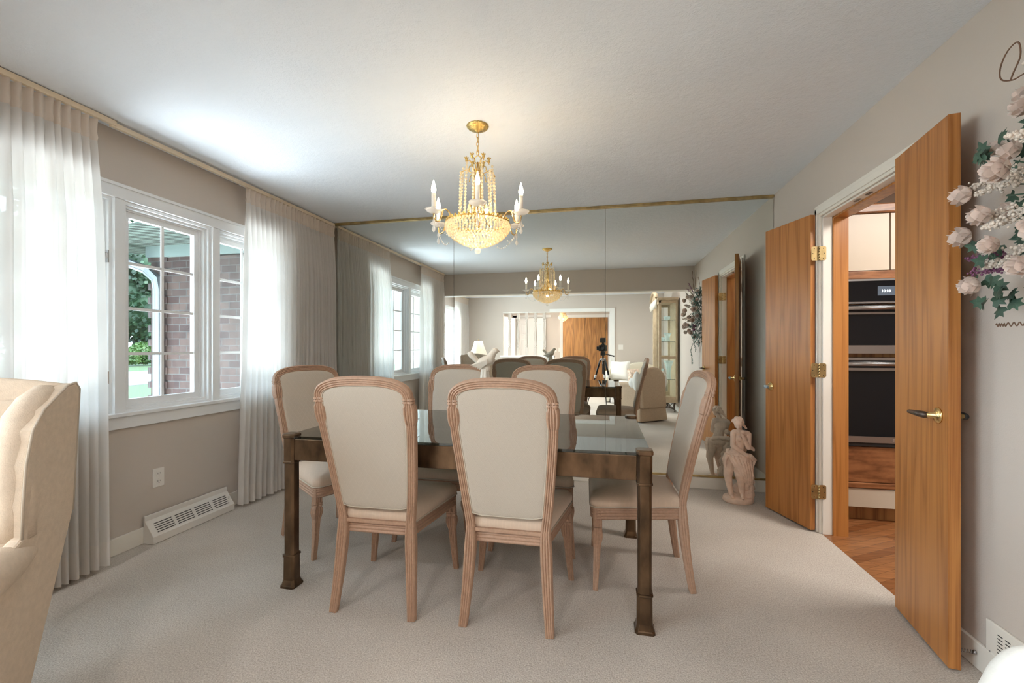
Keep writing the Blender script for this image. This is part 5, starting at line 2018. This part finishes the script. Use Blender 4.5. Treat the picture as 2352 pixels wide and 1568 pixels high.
vase('small crystal goblet beside the tall vase in the curio cabinet', -0.26, -0.16, 0.609, [(0, 0), (0.03, 0), (0.006, 0.02), (0.006, 0.10), (0.03, 0.13), (0.035, 0.19), (0.03, 0.19), (0, 0.12)], 'goblet')
vase('short cut crystal tumbler beside the flared vase in the curio cabinet', -0.25, -0.12, 1.309, [(0, 0), (0.03, 0), (0.036, 0.07), (0.03, 0.07), (0, 0.015)], 'tumbler')

# ================================================================== FLORAL SWAG ON THE RIGHT WALL
fs_ = thing('floral_swag', 'hanging silk flower swag of pale roses, cream plumes and ivy on the right wall', 'flower arrangement', (XR, 1.42, 1.6))
rnd = random.Random(21)
WX, WY, WZ = XR, 1.42, 1.6


def loc3(x, y, z):
    return Vector((x - WX, y - WY, z - WZ))


def leaf(mb, c, d, up, s):
    """five lobed ivy leaf"""
    d = d.normalized()
    side = d.cross(up).normalized()
    nn = side.cross(d)
    sh = [(0, 0), (0.30, -0.12), (0.55, 0.05), (0.32, 0.28), (0.50, 0.62), (0.20, 0.58), (0.0, 1.0), (-0.20, 0.58), (-0.50, 0.62), (-0.32, 0.28), (-0.55, 0.05), (-0.30, -0.12)]
    vs = [c + side * (a * s) + d * (b * s) + nn * (-0.25 * s * abs(a)) for a, b in sh]
    ctr = c + d * (0.35 * s) + nn * 0.04 * s
    n = len(vs)
    mb.add(vs + [ctr], [(i, (i + 1) % n, n) for i in range(n)], False)


def rose(par, c, ax, s):
    m = MB()
    ax = ax.normalized()
    a1 = ax.orthogonal().normalized()
    a2 = ax.cross(a1)
    for ring_, (npet, op, hh, wd) in enumerate(((3, 0.25, 0.95, 0.55), (4, 0.45, 0.95, 0.60), (5, 0.80, 0.80, 0.72), (6, 1.05, 0.55, 0.70))):
        for k in range(npet):
            a = 2 * PI * (k + 0.5 * (ring_ % 2)) / npet + ring_
            rad = a1 * math.cos(a) + a2 * math.sin(a)
            tan = ax.cross(rad)
            vs, fs = [], []
            for i in range(5):
                u = i / 4
                for j in range(5):
                    v = -1 + j / 2
                    r = op * (0.15 + 0.85 * u ** 0.8) - 0.12 * v * v * op + (0.10 * op * (u > 0.9))
                    w_ = wd * math.sin(PI * (0.18 + 0.70 * u)) * v
                    h = hh * u * (1 - 0.10 * v * v)
                    vs.append(c + (rad * (r * 0.55) + tan * (w_ * 0.6) + ax * h) * s)
            for i in range(4):
                for j in range(4):
                    q = i * 5 + j
                    fs.append((q, q + 1, q + 6, q + 5))
            m.add(vs, fs, True)
    return build('rose', m, 'rose_petal', par, sub=1)


rspots = [(1.19, 1.715, 1.695, 0.060), (1.18, 1.70, 1.560, 0.062), (1.17, 1.655, 1.395, 0.056), (1.16, 1.60, 1.60, 0.058), (1.13, 1.50, 1.70, 0.065), (1.15, 1.42, 1.52, 0.062),
          (1.14, 1.33, 1.66, 0.062), (1.16, 1.24, 1.50, 0.058), (1.17, 1.19, 1.68, 0.060), (1.14, 1.38, 1.84, 0.060), (1.18, 1.50, 1.43, 0.056), (1.20, 1.28, 1.90, 0.052), (1.20, 1.52, 1.88, 0.052), (1.19, 1.17, 1.42, 0.052), (1.15, 1.56, 1.50, 0.05), (1.24, 1.66, 1.82, 0.045), (1.26, 1.60, 1.95, 0.045), (1.22, 1.58, 1.78, 0.055), (1.24, 1.52, 1.35, 0.05), (1.25, 1.64, 1.62, 0.05)]
for (x, y, z, s) in rspots:
    ax = Vector((-0.7 + (x - 1.2), (y - 1.42) * 2.2 + rnd.uniform(-.1, .1), (z - 1.62) * 1.2 + rnd.uniform(-.2, .1)))
    rose(fs_, loc3(x, y, z), ax, s)
pl_spots = [((1.25, 1.50, 1.72), (1.20, 1.760, 1.725)), ((1.25, 1.45, 1.70), (1.19, 1.70, 1.690)), ((1.25, 1.45, 1.60), (1.17, 1.66, 1.60)), ((1.24, 1.50, 1.50), (1.17, 1.64, 1.44)), ((1.24, 1.35, 1.60), (1.12, 1.22, 1.60)), ((1.24, 1.35, 1.80), (1.16, 1.25, 1.98)), ((1.24, 1.45, 1.80), (1.17, 1.50, 2.0)), ((1.24, 1.35, 1.52), (1.14, 1.14, 1.46)), ((1.24, 1.45, 1.58), (1.12, 1.58, 1.55)), ((1.22, 1.42, 1.75), (1.10, 1.47, 1.78))]
for a, b in pl_spots:
    m = MB()
    A_, B_ = loc3(*a), loc3(*b)
    for k in range(150):
        s = rnd.uniform(0.25, 1)
        r = 0.030 * (1 - (s - 0.25) / 0.80) ** 0.7
        p = A_ + (B_ - A_) * s + Vector((rnd.gauss(0, 1), rnd.gauss(0, 1), rnd.gauss(0, 1))) * r * 0.5
        m.ball(p, rnd.uniform(0.003, 0.0058), 5, 4)
    m.tube([A_, B_], 0.0015, 4)
    build('plume', m, 'plume_cream', fs_)
for a, b in (((1.22, 1.60, 1.47), (1.18, 1.72, 1.485)), ((1.22, 1.58, 1.43), (1.18, 1.705, 1.435)), ((1.22, 1.48, 1.38), (1.18, 1.64, 1.50)), ((1.26, 1.30, 1.95), (1.22, 1.14, 2.12)), ((1.26, 1.33, 1.92), (1.20, 1.12, 2.05))):
    m = MB()
    A_, B_ = loc3(*a), loc3(*b)
    for k in range(70):
        s = rnd.uniform(0.2, 1)
        m.ball(A_ + (B_ - A_) * s + Vector((rnd.gauss(0, 1), rnd.gauss(0, 1), rnd.gauss(0, 1))) * 0.005, rnd.uniform(0.0025, 0.0045), 5, 4)
    m.tube([A_, B_], 0.0015, 4)
    build('purple_sprig', m, 'purple_sprig', fs_)
m = MB()
for k in range(620):
    a = rnd.uniform(0, 2 * PI)
    r = rnd.random() ** 0.6
    y = 1.41 + 0.27 * r * math.cos(a)
    z = 1.62 + 0.40 * r * math.sin(a)
    x = XR - 0.03 - rnd.uniform(0.0, 0.15) * (1 - r * 0.5)
    c = loc3(x, y, z)
    d = Vector((rnd.uniform(-0.6, 0.1), math.cos(a) * 1.2 + rnd.uniform(-.5, .5), math.sin(a) + rnd.uniform(-.7, .3)))
    leaf(m, c, d, Vector((-1, rnd.uniform(-.4, .4), rnd.uniform(-.3, .5))), rnd.uniform(0.022, 0.045))
for (x, y, z) in ((1.20, 1.655, 1.345), (1.21, 1.62, 1.33), (1.20, 1.60, 1.37), (1.19, 1.66, 1.41), (1.18, 1.645, 1.78), (1.19, 1.67, 1.80), (1.2, 1.60, 1.82), (1.17, 1.63, 1.52), (1.17, 1.61, 1.46)):
    for q in range(3):
        leaf(m, loc3(x + rnd.uniform(-.02, .02), y + rnd.uniform(-.03, .03), z + rnd.uniform(-.02, .02)), Vector((rnd.uniform(-.4, .2), rnd.uniform(-1, 1), rnd.uniform(-1, .5))), Vector((-1, 0, 0.2)), 0.042)
for k in range(46):      # trailing vines
    s = k / 45
    for bx_, by_ in ((1.27, 1.13), (1.30, 1.20)):
        z = 1.35 - (0.40 if by_ < 1.15 else 0.2) * s
        leaf(m, loc3(bx_ + 0.015 * math.sin(9 * s), by_ - 0.05 * s + 0.015 * math.sin(13 * s), z), Vector((rnd.uniform(-.6, .2), rnd.uniform(-1, 1), -0.6)), Vector((-1, 0, 0.2)), rnd.uniform(0.018, 0.032))
build('ivy', m, 'ivy_leaf', fs_)
m = MB()
m.tube([loc3(1.27, 1.13, 1.4), loc3(1.27, 1.10, 1.15), loc3(1.27, 1.08, 0.95)], 0.002, 5)
for k in range(16):
    a = rnd.uniform(0, 2 * PI)
    m.tube([loc3(1.33, 1.41, 1.62), loc3(1.28, 1.41 + 0.12 * math.cos(a), 1.62 + 0.15 * math.sin(a)), loc3(1.22, 1.41 + 0.22 * math.cos(a), 1.62 + 0.30 * math.sin(a))], 0.0022, 5)
build('stems', m, 'ivy_leaf', fs_)
m = MB()
tw = [loc3(1.28, 1.50, 1.90), loc3(1.27, 1.60, 2.02), loc3(1.26, 1.66, 2.03), loc3(1.25, 1.688, 2.05), loc3(1.25, 1.69, 2.09), loc3(1.25, 1.665, 2.125), loc3(1.25, 1.63, 2.13), loc3(1.26, 1.635, 2.09), loc3(1.26, 1.66, 2.05), loc3(1.26, 1.67, 2.03)]
m = MB()
tf = []
for i in range(len(tw) - 1):
    p0, p1, p2, p3 = tw[max(0, i - 1)], tw[i], tw[i + 1], tw[min(len(tw) - 1, i + 2)]
    for q in range(5):
        u_ = q / 5
        tf.append(0.5 * ((2 * p1) + (p2 - p0) * u_ + (2 * p0 - 5 * p1 + 4 * p2 - p3) * u_ ** 2 + (3 * p1 - p0 - 3 * p2 + p3) * u_ ** 3))
m.tube(tf, 0.0022, 6)
build('curly_twig', m, 'twig', fs_)
m = MB()
m.tube([tuple(loc3(1.27, 1.30 - 0.012 * k + 0.03 * math.sin(k * 0.9), 1.95 + 0.022 * k)) for k in range(17)], 0.003, 6)
build('curly_twig', m, 'twig', fs_)
m = MB()
m.tube([tuple(loc3(1.27, 1.36 + 0.03 * math.sin(k * 0.7), 1.95 + 0.025 * k)) for k in range(14)], 0.003, 6)
build('curly_twig', m, 'twig', fs_)
m = MB()
m.tube([tuple(loc3(1.27, 1.24 - 0.02 * math.sin(k * 0.8), 1.93 + 0.020 * k)) for k in range(14)], 0.0025, 6)
build('curly_twig', m, 'twig', fs_)
m = MB()
m.tube([tuple(loc3(1.24, 1.693 - 0.0023 * k, 1.262 + (0.006 if k > 14 else 0.0055) * math.sin(k * (0.75 if k > 14 else 1.6)))) for k in range(60)], 0.0017, 5)
build('curly_twig', m, 'twig', fs_)

# ================================================================== OUTSIDE
GZ = -0.32
tag(build('lawn', MB().box(-80, -2.95, -40, 80, GZ - 0.2, GZ), 'lawn_grass'), 'green lawn outside the dining window', 'lawn')['kind'] = 'stuff'
tag(build('driveway', MB().box(-29, -18.3, -40, 80, GZ, GZ + 0.02), 'driveway_concrete'), 'pale concrete driveway across the lawn', 'driveway')
WY0, WXC = 4.30, -5.40
t = thing('brick_house_wing', 'dark red brick wing of the house outside the dining window', 'house wing', (WXC, WY0, GZ))
build('brick_wall', MB().box(0.0, 2.52, 0.0, 0.25, 0.0, 3.0), 'brick_wall', t)
build('brick_return', MB().box(0.0, 0.25, 0.25, 6.0, 0.0, 3.0), 'brick_wall_side', t)
m = MB()
for k in range(32):
    if k % 2 == 0:
        m.box(-0.022, 0.26, -0.022, 0.06, 0.085 * k + 0.0, 0.085 * k + 0.079)
build('brick_quoin', m, 'brick_wall', t)
build('control_joint', MB().box(0.60, 0.615, -0.004, 0.01, 0, 2.55), 'dark_slot', t)
build('brick_pilaster', MB().box(0.615, 2.50, -0.03, 0.0, 0.0, 2.58), 'brick_wall', t)
build('frieze_board', MB().box(-0.02, 2.50, -0.05, 0.0, 2.60, 2.73), 'exterior_white', t)
m = MB().box(-0.55, 2.50, -0.85, 0.3, 2.73, 2.745)
build('soffit', m, 'soffit_vinyl', t)
m = MB()
for k in range(22):
    m.box(-0.55, 2.50, -0.84 + k * 0.05, -0.836 + k * 0.05, 2.724, 2.73)
build('soffit_groove', m, 'dark_slot', t)
# eave running out along the window wall
t2_ = thing('porch_eave', 'pale green-white eave with gutter above the dining window', 'eave', (-4.75, 3.3, GZ))
build('soffit', MB().box(0.0, 1.84, -2.6, 0.12, 2.76, 2.775), 'soffit_vinyl', t2_)
build('gutter', MB().prism([(-0.02, 2.74), (-0.10, 2.76), (-0.13, 2.84), (-0.13, 2.87), (-0.02, 2.87)], -2.6, 0.12, 'y'), 'exterior_white', t2_)
build('roof', MB().prism([(-0.12, 2.88), (1.86, 3.45), (1.86, 3.50), (-0.12, 2.93)], -2.6, 0.12, 'y'), 'shingle', t2_)
build('soffit_groove', MB().box(0.02, 1.8, -0.30, -0.296, 2.754, 2.76).box(0.02, 1.8, 0.0, 0.004, 2.754, 2.76), 'dark_slot', t2_)
t = thing('downspout', 'white ribbed rain downspout against the brick wall', 'downspout', (-5.20, 4.225, GZ))
dp = [(-0.55, -0.45, 2.73), (-0.42, -0.33, 2.60), (-0.12, -0.06, 2.44), (-0.03, 0, 2.33), (0, 0, 2.20), (0, 0, 0.1)]
build('pipe', MB().sweep(dp, [(0.045, -0.03), (0.045, 0.03), (0.022, 0.034), (0.015, 0.030), (-0.015, 0.030), (-0.022, 0.034), (-0.045, 0.03), (-0.045, -0.03), (-0.02, -0.034), (0.02, -0.034)], (0, -1, 0.02)), 'downspout_white', t)


def foliage(name, label, cat, loc, blobs, n, ls, mat, seed, trunk=None, group=None):
    rn = random.Random(seed)
    t = thing(name, label, cat, loc, 0, group)
    m = MB()
    for k in range(n):
        bx_, by_, bz_, br = blobs[rn.randrange(len(blobs))]
        v = Vector((rn.gauss(0, 1), rn.gauss(0, 1), rn.gauss(0, 1))).normalized()
        c = Vector((bx_, by_, bz_)) + v * br * rn.uniform(0.75, 1.05)
        d = (v + Vector((rn.uniform(-1, 1), rn.uniform(-1, 1), rn.uniform(-1, 1))) * 0.8).normalized()
        sd = d.orthogonal().normalized()
        s = ls * rn.uniform(0.6, 1.3)
        m.add([c - sd * s * 0.5, c + d * s * 0.6, c + sd * s * 0.5, c - d * s * 0.6], [(0, 1, 2, 3)], False)
    for bx_, by_, bz_, br in blobs:
        m.ball((bx_, by_, bz_), br * 0.8, 10, 8)
    build('crown', m, mat, t)
    if trunk:
        build('trunk', MB().tube([(0, 0, 0), (0.1, 0, trunk * 0.5), (0, 0.1, trunk)], [0.25, 0.2, 0.12], 8), 'bark', t)
    return t


tr = random.Random(2)
for i, (x, y) in enumerate(((-42, 32.5), (-44, 39.5), (-42, 46.5), (-43, 25.5), (-45, 53.5), (-41, 18.5))):
    bl = [(tr.uniform(-1.2, 1.2), tr.uniform(-1.2, 1.2), 2.5 + 0.62 * q_ + tr.uniform(-0.3, 0.3), tr.uniform(1.9, 2.4)) for q_ in range(15)]
    foliage('tree', 'large leafy green tree across the driveway, %s from the camera side' % ['third', 'fourth', 'fifth', 'second', 'last', 'first'][i], 'tree', (x, y, GZ), bl, 6500, 0.36, 'tree_leaf', 40 + i, 4.0, 'trees across the driveway')
foliage('bush', 'bright green rounded bush at the lawn edge beyond the driveway', 'bush', (-37.5, 29.2, GZ), [(0, 0, 1.05, 0.9), (0.7, 0.5, 0.95, 0.8), (-0.6, 0.3, 1.1, 0.8), (0.1, -0.9, 0.85, 0.7)], 2600, 0.16, 'bush_leaf', 77)
